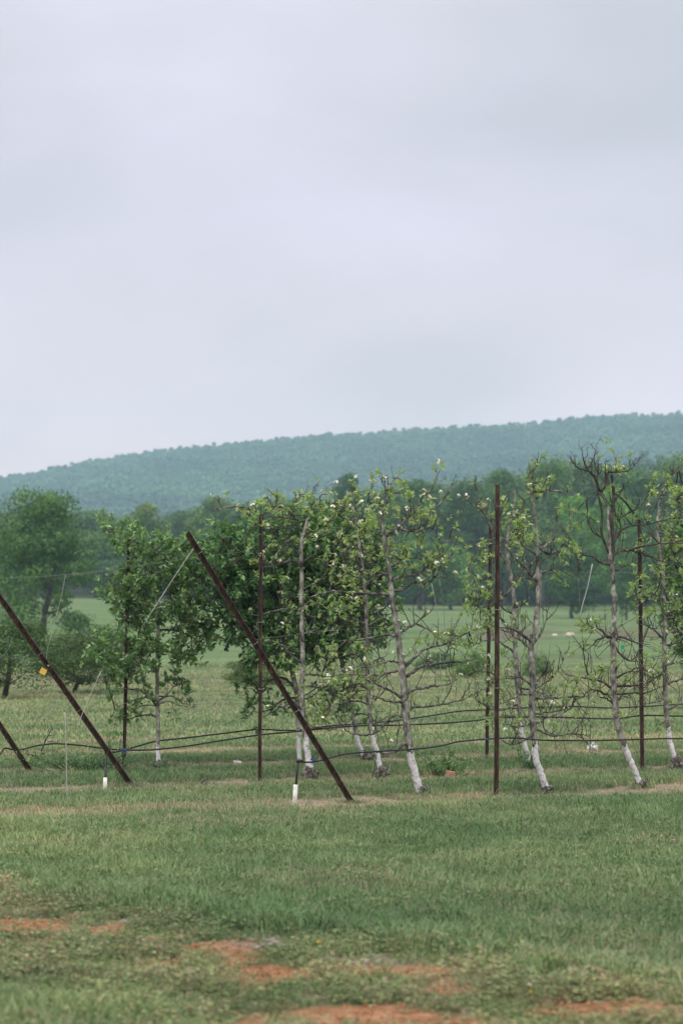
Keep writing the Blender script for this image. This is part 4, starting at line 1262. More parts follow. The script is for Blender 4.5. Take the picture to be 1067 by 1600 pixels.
wire('bent wire hanging over the meadow right of the small leafy tree', 1, [(296, 1106), (310, 1100), (328, 1100), (338, 1106), (343, 1112)], .002)
wire('long loose wire looping to the leaning post with the tag', 2, [(0, 1165), (28, 1144), (50, 1128), (75, 1108), (92, 1100), (110, 1110), (135, 1130)], .0024)
wire('dangling dark wire curl beside the fallen twig', 2, [(80, 1105), (76, 1112), (77, 1122), (81, 1130)], .002)
wire('curved dry vine at the left edge', 2, [(-5, 1032), (8, 1022), (16, 1008), (19, 995)], .0024)
def rod(label, row, pts, r, mat_=None, name='support_rod', cat='rod', off=0.0):
    return rope(name, label, cat, [RP(row, q, off) for q in pts], r * .7, mat_ or M['rod'], 'pale support rods', sub=3, sides=6)
rod('long pale rod slanting down from the head of the longest leaning post', 1, [(311, 846), (295, 868), (262, 918), (222, 980)], .0052, off=-.35)
rod('short pale rod leaning against the tagged post', 1, [(158, 1049), (143, 1083), (128, 1118), (119, 1143)], .0042, off=-.2)
rod('white rod hanging at a slant left of the forked apple tree', 0, [(925, 881), (918, 915), (911, 940), (904, 968)], .0062, off=-.05)
rod('thin upright stake hanging between bare limbs left of the white slanting rod', 1, [(903, 905), (905, 935), (906, 952)], .0035, Wr)
rod('dark stake tied upright along the tree right of tallest post', 0, [(845, 890), (845, 930), (840, 990), (836, 1050), (832, 1085)], .0045, Wr, off=-.09)
rod('thin pale stake slanting between the tall leaning tree and tallest post', 2, [(674, 912), (681, 945), (686, 985), (688, 1060)], .006)
rod('second thin stake slanting beside the pale one', 2, [(686, 905), (693, 950), (697, 1065)], .0045, Wr)
rod('thin stake tied along the tall leaning tree', 0, [(604, 870), (612, 930), (622, 985), (632, 1050), (634, 1085)], .0035, Wr, off=-.09)
rod('thin stake tied along the slim apple tree', 1, [(582, 905), (580, 970), (577, 1060)], .0035, Wr, off=-.08)
rod('thin stake beside the foot of the forked tree', 0, [(966, 1110), (985, 1150), (1000, 1195), (1015, 1227)], .003, M['twig'], off=-.05)
b_ = G(106, 1258)
rope('marker_stake', 'thin white upright stake standing alone in front left of the tagged post', 'stake', [b_ - np.array([0, 0, .08]), P(104, 1180, b_[1]), P(102, 1113, b_[1])], .0042, M['rod'])
rope('string', 'thin white string hanging from the high wire to the tagged post', 'string', [RP(1, q, -.05) for q in [(103, 898), (95, 938), (80, 995), (74, 1018), (75, 1040), (83, 1062), (86, 1090), (92, 1098)]], .0018, M['rod'])

def small(name, label, cat, mb, material, c, smooth=False, group=None):
    o = link(name, mb.mesh(name, material, c, smooth=smooth), loc=tuple(c))
    o['label'] = label; o['category'] = cat
    if group: o['group'] = group
    return o
def rotm(ax, a):
    ax = unit(np.asarray(ax, float)); K = np.array([[0, -ax[2], ax[1]], [ax[2], 0, -ax[0]], [-ax[1], ax[0], 0]])
    return np.eye(3) + math.sin(a) * K + (1 - math.cos(a)) * K @ K
def slab(c, w, h, th, ang, tilt=0.0, n=4, bev=.18):
    """thin plate with clipped corners facing the camera"""
    mb = MB()
    b = bev * min(w, h)
    out = [(-w / 2 + b, -h / 2), (w / 2 - b, -h / 2), (w / 2, -h / 2 + b), (w / 2, h / 2 - b), (w / 2 - b, h / 2), (-w / 2 + b, h / 2), (-w / 2, h / 2 - b), (-w / 2, -h / 2 + b)]
    Rm = rotm((0, 1, 0), ang) @ rotm((0, 0, 1), tilt)
    V = [Rm @ np.array([x, -th / 2, z]) + c for x, z in out] + [Rm @ np.array([x, th / 2, z]) + c for x, z in out]
    k = len(out)
    mb.add(V, [tuple(range(k)), tuple(reversed(range(k, 2 * k)))] + [(i, i + k, (i + 1) % k + k, (i + 1) % k) for i in range(k)])
    return mb
c = RP(1, (68, 1049), -.12); c[1] = posts['lean2'][0][1] - .9
c = P(68, 1049, 24.0)
small('plastic_tag', 'small yellow square tag fixed to the leaning post', 'tag', slab(c, .062, .058, .004, .5, bev=.06), M['yellow'], c)
c = P(76, 1040, 24.0)
small('wire_knot', 'tiny white knot of string on the leaning post', 'knot', slab(c, .014, .014, .01, .2), M['rod'], c)
c = P(283, 996, 28.3)
m_ = MB(); n_ = 14
V = [c + np.array([math.cos(2 * math.pi * k / n_) * .038, s_ * .004, math.sin(2 * math.pi * k / n_) * .038]) for s_ in (-1, 1) for k in range(n_)]
m_.add(V, [tuple(range(n_)), tuple(reversed(range(n_, 2 * n_)))] + [(i, i + n_, (i + 1) % n_ + n_, (i + 1) % n_) for i in range(n_)])
small('hanging_disc', 'round cream disc hanging in the small leafy tree', 'disc', m_, M['cream'], c)
for (q, row, lab, w, h) in [((972, 1011), 0, 'bright green tie on the wire right of the forked tree', .034, .04),
                            ((350, 1058), 1, 'tiny green clip on a wire over the meadow', .014, .014)]:
    c = RP(row, q, -.05)
    small('plastic_tie', lab, 'tie', slab(c, w, h, .008, .3), M['teal'], c)
for (q, row, lab, w, h) in [((1042, 1008), 1, 'blue tie round the trunk of the light green tree', .06, .02),
                            ((194, 1171), 1, 'blue tie where the hoses cross the slim left post', .05, .022),
                            ((490, 1187), 0, 'blue tape on the hose beside its riser', .055, .02),
                            ((759, 1155), 0, 'blue tie on the nearest hose left of tallest post', .03, .014)]:
    c = RP(row, q, -.10)
    small('blue_tie', lab, 'tie', slab(c, w, h, .02, .1), M['blue'], c, group=None)

# lumpy small solids
def lump(c, r, sq=(1, 1, 1), rough=.35, n=10, rings=8, seed=0):
    g = np.random.default_rng(seed)
    mb = MB(); V = []; Fs = []
    for i in range(rings + 1):
        th = math.pi * i / rings
        for k in range(n):
            a = 2 * math.pi * k / n
            rr = r * (1 + rough * (g.random() - .5)) if 0 < i < rings else r
            V.append(np.asarray(c) + np.array([math.sin(th) * math.cos(a) * sq[0], math.sin(th) * math.sin(a) * sq[1], math.cos(th) * sq[2]]) * rr)
    for i in range(rings):
        for k in range(n):
            a = i * n + k; d = i * n + (k + 1) % n
            Fs.append((a, a + n, d + n, d))
    mb.add(V, Fs); return mb
def log_piece(c, ln, r, ang, seed):
    mb = MB(); d = np.array([math.cos(ang), math.sin(ang), 0])
    c = np.asarray(c)
    tube(mb, [c - d * ln / 2, c - d * ln / 4, c, c + d * ln / 4, c + d * ln / 2], [r, r * .9, r * .95, r * .85, r * .9], 9, .2)
    tube(mb, [c, c + np.array([0, 0, r * 1.7])], [r * .5, r * .35], 6, .3)
    return mb
c = G(926, 1174); c[2] += .045
small('cut_log', 'chopped white painted log piece lying between the two right-hand trees', 'log', log_piece(c, .13, .052, -.5, 1), M['cutwood'], c)
c = G(371, 1195); c[2] += .03
small('cut_log', 'small pale log piece lying left of the slim post crossed by the leaning one', 'log', log_piece(c, .09, .03, .3, 2), M['cutwood'], c)
c = G(319, 1227); c[2] += .03
mb = lump(c, .03, (1, .7, .9), .8, seed=4); tube(mb, [c, c + np.array([.02, 0, .05])], [.012, .006], 5)
small('stump', 'tiny brown stump in the straw under the meadow gap', 'stump', mb, M['knob'], c)
c = G(902 + 2, 1205); c[2] += .015
small('stump', 'low dark stump sprout in the straw before the forked tree', 'stump', lump(c, .035, (1, .7, .5), .8, seed=5), M['knob'], c)
c = G(703, 1214); c[2] += .035
mb = MB(); box(mb, c, (.075, .075, .07), rotm((0.2, .3, 1), .7)); 
mb2 = slab(c, .01, .01, .01, 0)
small('clay_block', 'broken orange clay block lying at the foot of the sprouting bush', 'block', mb, M['clay'], c)
for (px, py, rr, lab) in [(890, 1002, .24, 'larger pale boulder on the brown bank of the meadow'), (866, 1001, .16, 'smaller pale boulder on the brown bank of the meadow')]:
    c = P(px, py, 181.0); c[2] = float(gz(c[0], c[1])) + rr * .5
    small('boulder', lab, 'boulder', lump(c, rr, (1.5, 1, .85), .3, seed=px), M['farrock'], c, True)

# pale stones and a dandelion by the path
stones = MB()
g = np.random.default_rng(5)
for (cx, cy, rx, ry) in STONY[:4]:
    for _ in range(14):
        a = g.random() * 6.28; q = math.sqrt(g.random())
        x = cx + rx * q * math.cos(a); y = cy + ry * q * math.sin(a)
        r = g.uniform(.008, .022)
        l = lump((x, y, float(gz(x, y)) + r * .4), r, (1.3, 1, .7), .5, 6, 4, seed=int(g.integers(1e6)))
        stones.add(l.v, l.f)
small('pebbles', 'x', 'x', stones, M['stone'], np.zeros(3))
o = bpy.data.objects['pebbles']; del o['label']; del o['category']; o['kind'] = 'stuff'
def dandelion(px, py, lab, r=.016, material='dandelion', name='dandelion', h=.07):
    b = G(px, py); b0 = b.copy()
    t = thing(name, lab, 'flower', b)
    m1 = MB(); tube(m1, [b, b + np.array([.004, 0, h * .5]), b + np.array([.002, 0, h])], [.0022, .002, .0018], 5)
    link('stem', m1.mesh('stem', M['mid_leaf'], b), t)
    g = np.random.default_rng(px)
    n = 34; a = g.random(n) * 6.28; e = g.random(n) * 1.1 + .1
    d = np.stack([np.cos(a) * np.cos(e), np.sin(a) * np.cos(e), np.sin(e)], 1)
    pos = np.tile(b + np.array([.002, 0, h]), (n, 1))
    link('flower_head', leaves_mesh('flower_head', pos, d, np.tile([0, 0, 1.0], (n, 1)), np.full(n, r), g.random(n), M[material], b), t)
dandelion(498, 1492, 'yellow dandelion flower in the weeds below the middle', .017)
dandelion(828, 1572, 'small yellow flower low in the weeds by the red soil', .013)
dandelion(211, 1416, 'small white flower head in the grass edge', .013, 'petal', 'clover')
dandelion(826, 1560, 'small white flower head above the red soil at right', .013, 'petal', 'clover')

# fallen twig over the far hose
m = MB(); p0 = RP(2, (65, 1174), -.1); p1 = RP(2, (73, 1155), -.1); p2 = RP(2, (82, 1138), -.1)
tube(m, catmull([p0, p1, p2], 4), [.009, .007, .004], 6, .3)
for q in [((70, 1162), (72, 1152)), ((76, 1150), (86, 1148)), ((78, 1146), (75, 1136)), ((82, 1138), (78, 1130)), ((74, 1158), (92, 1160))]:
    tube(m, [RP(2, q[0], -.1), RP(2, q[1], -.12)], [.004, .002], 4, .3)
small('broken_branch', 'short broken dark twig hooked over the left hose', 'branch', m, M['twig'], p0, True)

# sprouting bushes in row
def sprout(label, base, stems, hpx, spread, leaf, seed, name='sprouting_bush', ls=.04, cat='bush', thick=.0035):
    global rng
    rng = np.random.default_rng(seed); random.seed(seed)
    b = G(*base); mpp = b[1] / F
    t = thing(name, label, cat, b)
    L = Leaves(); m = MB()
    for i in range(stems):
        h = hpx * mpp * random.uniform(.35, 1.0); dx = rng.normal() * spread * mpp; dy = rng.normal() * spread * mpp * .7
        s0 = b + np.array([dx * .5, dy * .5, -.01])
        e = s0 + np.array([dx * .8, dy * .5, h]); mid = (s0 + e) / 2 + rng.normal(size=3) * .03
        cc = catmull([s0, mid, e], 5)
        tube(m, cc, [thick, thick * .7, thick * .4], 4, .2)
        k = 2
        for p in cc[1:]:
            if random.random() < .8: L.rosette(p, (rng.normal(), rng.normal(), .4), random.randint(2, 4), ls, 1, .4)
            if random.random() < .3:
                e2 = p + np.array([rng.normal() * .05, rng.normal() * .04, .04]); tube(m, [p, e2], [.002, .0015], 3); L.rosette(e2, (0, 0, 1), 4, ls, 1, .45)
    link('stems', m.mesh('stems', M['twig'], b), t)
    link('leaves', L.make('leaves', M[leaf], b), t, kind='stuff')
sprout('low sprouting bush with two tall shoots behind the clay block', (688, 1213), 26, 42, 22, 'mid_leaf', 31)
sprout('tall leafy shoot rising out of the low bush', (694, 1212), 2, 100, 8, 'mid_leaf', 32, name='sapling', cat='sapling', thick=.005)
sprout('low bushy weeds at left behind the riser with the tagged post', (130, 1206), 70, 34, 40, 'dark_leaf', 33, name='weed_clump', cat='weeds', ls=.03)
sprout('thin weeds rising behind the slim left post', (182, 1196), 5, 55, 10, 'dark_leaf', 34, name='tall_weed', cat='weeds', ls=.03)
sprout('leafy suckers at the foot of the tree behind tallest post', (834, 1203), 14, 34, 9, 'dark_leaf', 35, name='sucker_shoots', cat='shoots', ls=.035)
sprout('wisp of dry shoots at the foot of the small leafy tree', (256, 1202), 12, 14, 12, 'mid_leaf', 36, name='low_shoots', cat='shoots', ls=.02)

# ------------------------------------------------------------------ broad trees beyond
CL_V = np.array([[-.5, 0, .05], [0, -.3, -.03], [.5, .02, .05], [.05, .42, -.05]], float)
CL_T = np.array([[0, 1, 2], [0, 2, 3]], np.int32)
def crown_mesh(name, seed, n_lobes, n_leaf, w, h, shape='round', leaf=.3, material='crown'):
    """crown of leaf sprays gathered in uneven lobes; w,h in metres; base of crown at z=0"""
    g = np.random.default_rng(seed)
    P_, D_, U_, S_, T_ = [], [], [], [], []
    per = n_leaf // n_lobes
    for i in range(n_lobes):
        zf = g.random() ** .85
        prof = {'round': math.sqrt(max(0.04, 1 - (2 * zf - .85) ** 2 / 1.35)), 'cone': 1.05 - .9 * zf, 'column': .9 - .5 * abs(zf - .4), 'spread': .45 + .55 * math.sin(math.pi * min(1, zf * 1.15))}[shape]
        a = g.random() * 6.283; rr = w / 2 * prof * math.sqrt(.15 + .75 * g.random())
        c = np.array([math.cos(a) * rr, math.sin(a) * rr, h * zf])
        lr = (w * .085 + .13 * w * g.random()) * (1.0 if shape != 'cone' else .7)
        d = unit(g.normal(size=(per, 3)) + np.array([0, 0, .25]))
        rad = lr * (0.55 + .55 * g.random(per) ** .5)
        # broken, noisy lobe surface
        rad *= .75 + .5 * fbm(d[:, 0] * 2.3 + i * 3.1, d[:, 2] * 2.3 + d[:, 1], 2, seed)
        p = c + d * rad[:, None] * np.array([1.15, 1.15, .72])
        P_.append(p); D_.append(unit(np.cross(d, g.normal(size=(per, 3)))))
        U_.append(unit(d + g.normal(size=(per, 3)) * .55)); S_.append(leaf * (.5 + g.random(per)))
        T_.append(np.clip(.35 + .25 * g.normal(size=per) * .6 + .35 * g.random() - .1, 0, 1))
    return leaves_mesh(name, np.vstack(P_), np.vstack(D_), np.vstack(U_), np.concatenate(S_), np.concatenate(T_), M[material], TV=CL_V, TT=CL_T), w, h
def trunk_mesh(name, seed, h, r, w, zc):
    global rng
    rng = np.random.default_rng(seed); random.seed(seed)
    mb = MB()
    top = zc + h * .72
    pts = [np.array([rng.normal() * .02 * h * k, rng.normal() * .02 * h * k, z]) for k, z in enumerate(np.linspace(-.3, top, 6))]
    pts[0][:2] = 0
    cc = catmull(pts, 3)
    tube(mb, cc, [r * 1.25, r, r * .8, r * .5, r * .2], 8, .15)
    for i in range(11):
        k = random.randrange(int(len(cc) * .28), len(cc) - 1)
        p = cc[k]; a = random.uniform(0, 6.28); l = w * random.uniform(.22, .42)
        e = p + np.array([math.cos(a) * l, math.sin(a) * l, l * random.uniform(.25, .8)])
        tube(mb, catmull([p, (p + e) / 2 + np.array([0, 0, -.05 * l]), e], 3), [r * .4, r * .25, r * .08], 5, .2, cap=False)
    return mb.mesh(name, M['darkbark'], smooth=True)

KINDS = {}
def tree_kind(key, seed, w, h, zc, shape, lobes, leaves, leaf, r):
    cm, _, _ = crown_mesh('crown_' + key, seed, lobes, leaves, w, h, shape, leaf)
    tm = trunk_mesh('trunk_' + key, seed + 1, h, r, w, zc)
    KINDS[key] = (cm, tm, w, h, zc)
tree_kind('oak', 201, 11, 10.5, 2.6, 'round', 46, 9000, .34, .32)
tree_kind('maple', 202, 9, 12, 2.2, 'round', 42, 8500, .32, .28)
tree_kind('poplar', 203, 7.5, 15, 2.5, 'column', 46, 8500, .32, .26)
tree_kind('pine', 204, 7, 15, 2.0, 'cone', 50, 8500, .30, .25)
tree_kind('spread', 205, 12, 8.5, 2.6, 'spread', 50, 10000, .34, .34)
tree_kind('wild', 206, 10, 14, 1.0, 'column', 50, 9000, .34, .28)
BIG = ('big', 211)
tree_kind('big', 211, 9.0, 9.2, .7, 'round', 62, 26000, .2, .26)
tree_kind('small', 212, 3.6, 2.6, .7, 'spread', 56, 17000, .075, .085)
tree_kind('scrub', 213, 3.0, 1.9, .15, 'round', 42, 11000, .07, .05)
def tree(label, px, base_py, D, top_py, wpx, key, color, name='broadleaf_tree', cat='tree', group='trees beyond the meadow', sink=0.0, rz=None):
    p = P(px, base_py, D)
    p[2] = float(gz(p[0], p[1])) - sink
    topz = P(px, top_py, D)[2]
    cm, tm, w, h, zc = KINDS[key]
    sz = (topz - p[2]) / (zc + h); sx = wpx * D / F / w
    t = thing(name, label, cat, p, group)
    t.rotation_euler = (0, 0, random.uniform(0, 6.28) if rz is None else rz)
    t.scale = (sx, sx, sz)
    a = link('trunk', tm, t)
    c_ = link('crown', cm, t, loc=(0, 0, zc))
    c_.color = (*color, 1)
    return t
random.seed(3)
GRN = (1.0, 1.0, 1.0); OLV = (1.7, 1.4, .85); DRK = (.38, .5, .6); LGT = (1.8, 1.75, 1.15); BRT = (2.1, 2.2, 1.1); BRN = (1.45, .95, .8)
tree('big rounded green tree standing by itself in the meadow at left', 66, 1010, 150, 783, 162, 'big', (1.0, 1.1, .85), group='trees standing in the meadow', rz=1.0)
tree('low wide grey green tree with a dark trunk at the left edge', 10, 1098, 56, 975, 190, 'small', (1.15, 1.0, .82), group='low trees at the far side of the orchard', rz=.4)
tree('low bushy tree with brownish twigs right of the one at the left edge', 118, 1096, 60, 994, 150, 'small', (.95, .80, .68), group='low trees at the far side of the orchard', rz=2.3)
tree('low olive tree half hidden behind the slim left post', 168, 1092, 62, 985, 100, 'small', (.9, .78, .62), group='low trees at the far side of the orchard', rz=4.1)
tree('small round shrub at the meadow edge behind the leaning post', 400, 1076, 70, 1028, 100, 'scrub', (1.3, 1.05, .8), 'shrub', 'shrub', 'shrubs along the orchard edge', rz=.2)
tree('flat dark shrub at the meadow edge below the stakes', 683, 1052, 92, 1022, 70, 'scrub', (.9, 1.0, .85), 'shrub', 'shrub', 'shrubs along the orchard edge', rz=1.2)
tree('pale shrub at the meadow edge left of tallest post', 735, 1068, 78, 1022, 60, 'scrub', (1.1, 1.15, .95), 'shrub', 'shrub', 'shrubs along the orchard edge', rz=2.2)
tree('light shrub at the meadow edge right of tallest post', 838, 1065, 80, 1028, 50, 'scrub', (1.1, 1.2, .9), 'shrub', 'shrub', 'shrubs along the orchard edge', rz=3.2)
tree('low sapling on the meadow left of the small leafy tree', 130, 990, 176, 966, 22, 'oak', GRN, 'sapling', 'sapling', 'trees standing in the meadow')
tree('dark round tree with bent trunk standing before the wood at right', 893, 964, 245, 862, 96, 'wild', (.6, .75, .65), group='trees standing in the meadow')
tree('slim green tree before the wood behind the forked tree', 978, 966, 240, 880, 48, 'wild', (.8, 1.0, .9), group='trees standing in the meadow')
# edge of the wood, left to right
edge = [
 (-20, 330, 805, 130, 'maple', GRN, 'grey green tree at the wood edge by the left border'),
 (152, 335, 842, 100, 'wild', (1.1, 1.15, .9), 'green bushy tree of the wood edge right of the big meadow tree'),
 (222, 345, 795, 78, 'maple', OLV, 'olive green rounded tree above the small leafy apple tree'),
 (178, 330, 880, 90, 'oak', (.8, .95, .9), 'low dark tree of the wood edge left of the slim left post'),
 (283, 350, 822, 70, 'oak', DRK, 'very dark round tree between two olive ones'),
 (262, 325, 880, 80, 'wild', DRK, 'low dark tree behind the small leafy apple tree'),
 (330, 340, 785, 84, 'maple', OLV, 'olive tree rising behind the head of the long leaning post'),
 (395, 335, 800, 90, 'oak', (.8, .9, .85), 'dull green tree behind the slim crossed post'),
 (462, 340, 790, 90, 'poplar', GRN, 'plain green tree behind the first blossoming tree'),
 (545, 345, 752, 62, 'maple', (.75, .9, .8), 'dark treetop peeking above the blossoming trees'),
 (600, 340, 775, 90, 'wild', GRN, 'green tree behind the top of the tall leaning apple tree'),
 (660, 335, 748, 84, 'poplar', (.95, 1.05, .85), 'tall green tree right of the tall leaning apple tree'),
 (655, 300, 845, 110, 'spread', (1.1, 1.3, .95), 'broad lighter green tree low before the wood in the middle'),
 (722, 335, 762, 80, 'wild', (.9, 1.0, .8), 'bushy tree left of tallest post'),
 (705, 300, 860, 84, 'oak', LGT, 'soft light green tree left of tallest post, low before the wood'),
 (790, 330, 745, 90, 'maple', (.95, 1.05, .85), 'tall green tree right behind tallest post'),
 (850, 325, 730, 96, 'wild', (1.1, 1.15, .9), 'tallest broad green tree behind the nearly bare apple tree'),
 (905, 300, 785, 86, 'maple', BRT, 'bright fresh green tree in the gap left of the forked tree'),
 (960, 300, 775, 84, 'oak', BRT, 'bright fresh green tree behind the forked tree'),
 (1000, 330, 733, 90, 'poplar', (.9, 1.05, .85), 'tall dull green tree above the right-hand rusty post'),
 (1055, 325, 730, 90, 'wild', GRN, 'tall green tree at the right border'),
 (1035, 295, 815, 96, 'oak', (1.0, 1.1, .9), 'lower rounded green tree at the right border'),
]
for (px, D, top, w, key, col, lab) in edge:
    tree(lab, px, 950, D, top, w, key, col, group='trees along the edge of the wood', sink=.3)

# the wood behind: one mass of crowns
def proto(mesh, color, z=0.0):
    o = bpy.data.objects.new('crown_source', mesh)
    o.color = (*color, 1)
    return o
def crown_with_skirt(key):
    return KINDS[key][0]
g = np.random.default_rng(77)
pts, rot, scl, idx = [], [], [], []
for D in np.arange(345, 640, 13):
    half = .30 * D + 60
    for x in np.arange(-half, half, 6.8):
        xx = x + g.normal() * 2.2; yy = D + g.normal() * 4
        pxx = 533.5 + xx * F / yy
        z = float(gz(xx, yy))
        k = int(g.integers(0, 6))
        # limit of the treetops seen in the photograph's skyline of the wood
        lim = np.interp(pxx, [-400, 0, 150, 260, 330, 420, 520, 600, 700, 780, 860, 960, 1067, 1500], [800, 803, 806, 812, 800, 790, 782, 772, 762, 752, 740, 738, 732, 725])
        hmax = (985 - lim) * yy / F + 1.6 - z
        s = min(hmax / 16.0, 1.5) * g.uniform(.82, 1.03)
        if s < .35: s = .35
        hh = [13.1, 14.2, 17.5, 17, 11.1, 15][k]
        pts.append((xx, yy, z + 1.2 * s)); rot.append((0, 0, g.random() * 6.28)); scl.append(s * 16 / hh); idx.append(k)
protos = [proto(KINDS[k][0], c) for k, c in (('oak', (.6, .7, .65)), ('maple', (.85, .9, .7)), ('poplar', (.5, .62, .6)), ('pine', (.35, .46, .52)), ('spread', (.7, .8, .65)), ('wild', (1.1, 1.05, .75)))]
scatter('woodland', pts, rot, scl, idx, protos, kind='stuff')

# forest on the hill
def hill_crown(seed, w, h, color):
    mesh, _, _ = crown_mesh('hill_crown', seed, 10, 900, w, h, 'round' if seed % 3 else 'cone', 1.25, 'hillcrown')
    return proto(mesh, color)
hp = [hill_crown(301, 11, 8, (.8, .95, .9)), hill_crown(302, 12, 9, (1.15, 1.15, .85)), hill_crown(304, 9, 9, (.75, .9, .85)), hill_crown(303, 8, 11, (.5, .65, .7)), hill_crown(305, 13, 8, (1.7, 1.6, .95))]
pts, rot, scl, idx = [], [], [], []
yy_ = 640.0
while yy_ < 2345:
    st = 9.0 if yy_ < 1300 else 8.2
    half = .165 * yy_ + 90
    n = int(2 * half / st)
    x = -half + (np.arange(n) + g.random(n)) * st
    y = yy_ + g.normal(size=n) * 4.5
    z = gz(x, y)
    keep = np.ones(n, bool)
    for i in range(n):
        k = int(g.integers(0, 5)) if g.random() < .75 else int(min(4, fbm(x[i] / 60, y[i] / 60, 2, 9) * 5))
        pts.append((x[i], y[i], z[i] + g.uniform(.5, 2.2))); rot.append((0, 0, g.random() * 6.28)); scl.append(g.uniform(.7, 1.2)); idx.append(k)
    yy_ += 9.5 if yy_ < 1250 else 10.5
scatter('hill_forest', pts, rot, scl, idx, hp, kind='stuff')
print('forest', len(pts))

# ------------------------------------------------------------------ grass
def blade_tuft(seed, n, h, spread, lean, width, flat=False):
    g = np.random.default_rng(seed)
    V = []; T = []; tint = []
    for i in range(n):
        b = np.array([g.normal() * spread, g.normal() * spread, -.004])
        a = g.random() * 6.28; hh = h * (.45 + .75 * g.random())
        ln = lean * (.4 + g.random())
        dirv = np.array([math.cos(a), math.sin(a), 0])
        w = width * (.6 + .7 * g.random())
        sd = np.array([-math.sin(a + g.normal() * .8), math.cos(a + g.normal() * .8), 0]) * w
        if flat:
            p1 = b + dirv * hh * .5 + np.array([0, 0, .012 + .02 * g.random()]); p2 = b + dirv * hh + np.array([0, 0, .004 + .015 * g.random()])
        else:
            p1 = b + dirv * hh * ln * .35 + np.array([0, 0, hh * .6]); p2 = b + dirv * hh * ln + np.array([0, 0, hh * (1 - .35 * ln)])
        o = len(V)
        V += [b - sd * .5, b + sd * .5, p1 - sd * .45, p1 + sd * .45, p2]
        T += [(o, o + 1, o + 3), (o, o + 3, o + 2), (o + 2, o + 3, o + 4)]
        tint += [g.random()] * 5
    return V, T, tint
def weed_tuft(seed, n, spread):
    g = np.random.default_rng(seed)
    pos = []; d = []; u = []; s = []
    for i in range(n):
        c = np.array([g.normal() * spread, g.normal() * spread, .004 + .05 * g.random() ** 1.5])
        a = g.random() * 6.28
        for k in range(3):
            aa = a + k * 2.1
            pos.append(c); d.append((math.cos(aa), math.sin(aa), .25 + .3 * g.random())); u.append((g.normal() * .2, g.normal() * .2, 1)); s.append(.0095 * (.6 + .8 * g.random()))
    LV = LEAF_V.copy(); LV[:, 0] *= 1.7
    V = []; T = []
    pos = np.array(pos); d = unit(np.array(d)); u = np.array(u); side = unit(np.cross(d, u)); nn = np.cross(side, d); s = np.array(s)
    W = pos[:, None] + s[:, None, None] * (LV[None, :, 0, None] * side[:, None] + LV[None, :, 1, None] * d[:, None] + LV[None, :, 2, None] * nn[:, None])
    T = (LEAF_T[None] + (np.arange(len(pos)) * 7)[:, None, None]).reshape(-1, 3)
    return W.reshape(-1, 3), T, np.repeat(g.random(len(pos)), 7)
def grass_mat(name, greens, dries):
    m, nt, out = mat(name)
    at = N(nt, 'ShaderNodeAttribute', attribute_name='tint')
    g1 = ramp(nt, [(0.0, greens[0]), (0.5, greens[1]), (1.0, greens[2])]); nt.links.new(at.outputs['Fac'], g1.inputs[0])
    g2 = ramp(nt, [(0.0, dries[0]), (0.5, dries[1]), (1.0, dries[2])]); nt.links.new(at.outputs['Fac'], g2.inputs[0])
    dr = N(nt, 'ShaderNodeAttribute', attribute_name='dry', attribute_type='INSTANCER')
    # some blades of any tuft are dry
    ad = N(nt, 'ShaderNodeMath', operation='MULTIPLY_ADD'); nt.links.new(at.outputs['Fac'], ad.inputs[0]); ad.inputs[1].default_value = 13.7; ad.inputs[2].default_value = 0
    fr = N(nt, 'ShaderNodeMath', operation='FRACT'); nt.links.new(ad.outputs[0], fr.inputs[0])
    lt = N(nt, 'ShaderNodeMath', operation='LESS_THAN'); nt.links.new(fr.outputs[0], lt.inputs[0]); nt.links.new(dr.outputs['Fac'], lt.inputs[1])
    c = mixc(nt, lt.outputs[0], g1.outputs[0], g2.outputs[0])
    sh = N(nt, 'ShaderNodeAttribute', attribute_name='hue', attribute_type='INSTANCER')
    r = ramp(nt, [(0.0, (.62, .74, .68)), (.5, (1, 1, 1)), (1.0, (1.45, 1.25, 1.25))]); nt.links.new(sh.outputs['Fac'], r.inputs[0])
    c = mixc(nt, 1.0, c.outputs[0], r.outputs[0], 'MULTIPLY')
    b = N(nt, 'ShaderNodeBsdfPrincipled'); b.inputs['Roughness'].default_value = .55; b.inputs['Specular IOR Level'].default_value = .3
    nt.links.new(c.outputs[0], b.inputs['Base Color'])
    tr = N(nt, 'ShaderNodeBsdfTranslucent'); nt.links.new(c.outputs[0], tr.inputs['Color'])
    mx = N(nt, 'ShaderNodeMixShader'); mx.inputs[0].default_value = .3
    nt.links.new(b.outputs[0], mx.inputs[1]); nt.links.new(tr.outputs[0], mx.inputs[2]); nt.links.new(mx.outputs[0], out.inputs[0])
    return m
GM = grass_mat('grass_blade', [(.070, .138, .046), (.138, .232, .086), (.30, .375, .19)], [(.21, .165, .11), (.32, .265, .185), (.44, .385, .285)])
WM = grass_mat('weed_leaf', [(.075, .13, .04), (.15, .215, .07), (.27, .33, .14)], [(.16, .11, .065), (.24, .185, .11), (.33, .28, .19)])
def gp(V, T, t, m):
    return bpy.data.objects.new('tuft', mesh_np('tuft', np.array(V), np.array(T), {'tint': ('FLOAT', np.array(t))}, False, (m,)))
gprotos = []
for i in range(5): gprotos.append(gp(*blade_tuft(400 + i, 26, .085, .035, .75, .0048), GM))         # 0-4 lawn
for i in range(3): gprotos.append(gp(*blade_tuft(420 + i, 30, .10, .05, .5, .0040, True), GM))       # 5-7 lying straw
for i in range(3): gprotos.append(gp(*weed_tuft(440 + i, 44, .045), WM))                             # 8-10 weeds
for i in range(2): gprotos.append(gp(*blade_tuft(460 + i, 40, .075, .10, .75, .0085), GM))           # 11-12 wide far tufts
g = np.random.default_rng(99)
PT_, RO, SC, IX, DRY, HUE = [], [], [], [], [], []
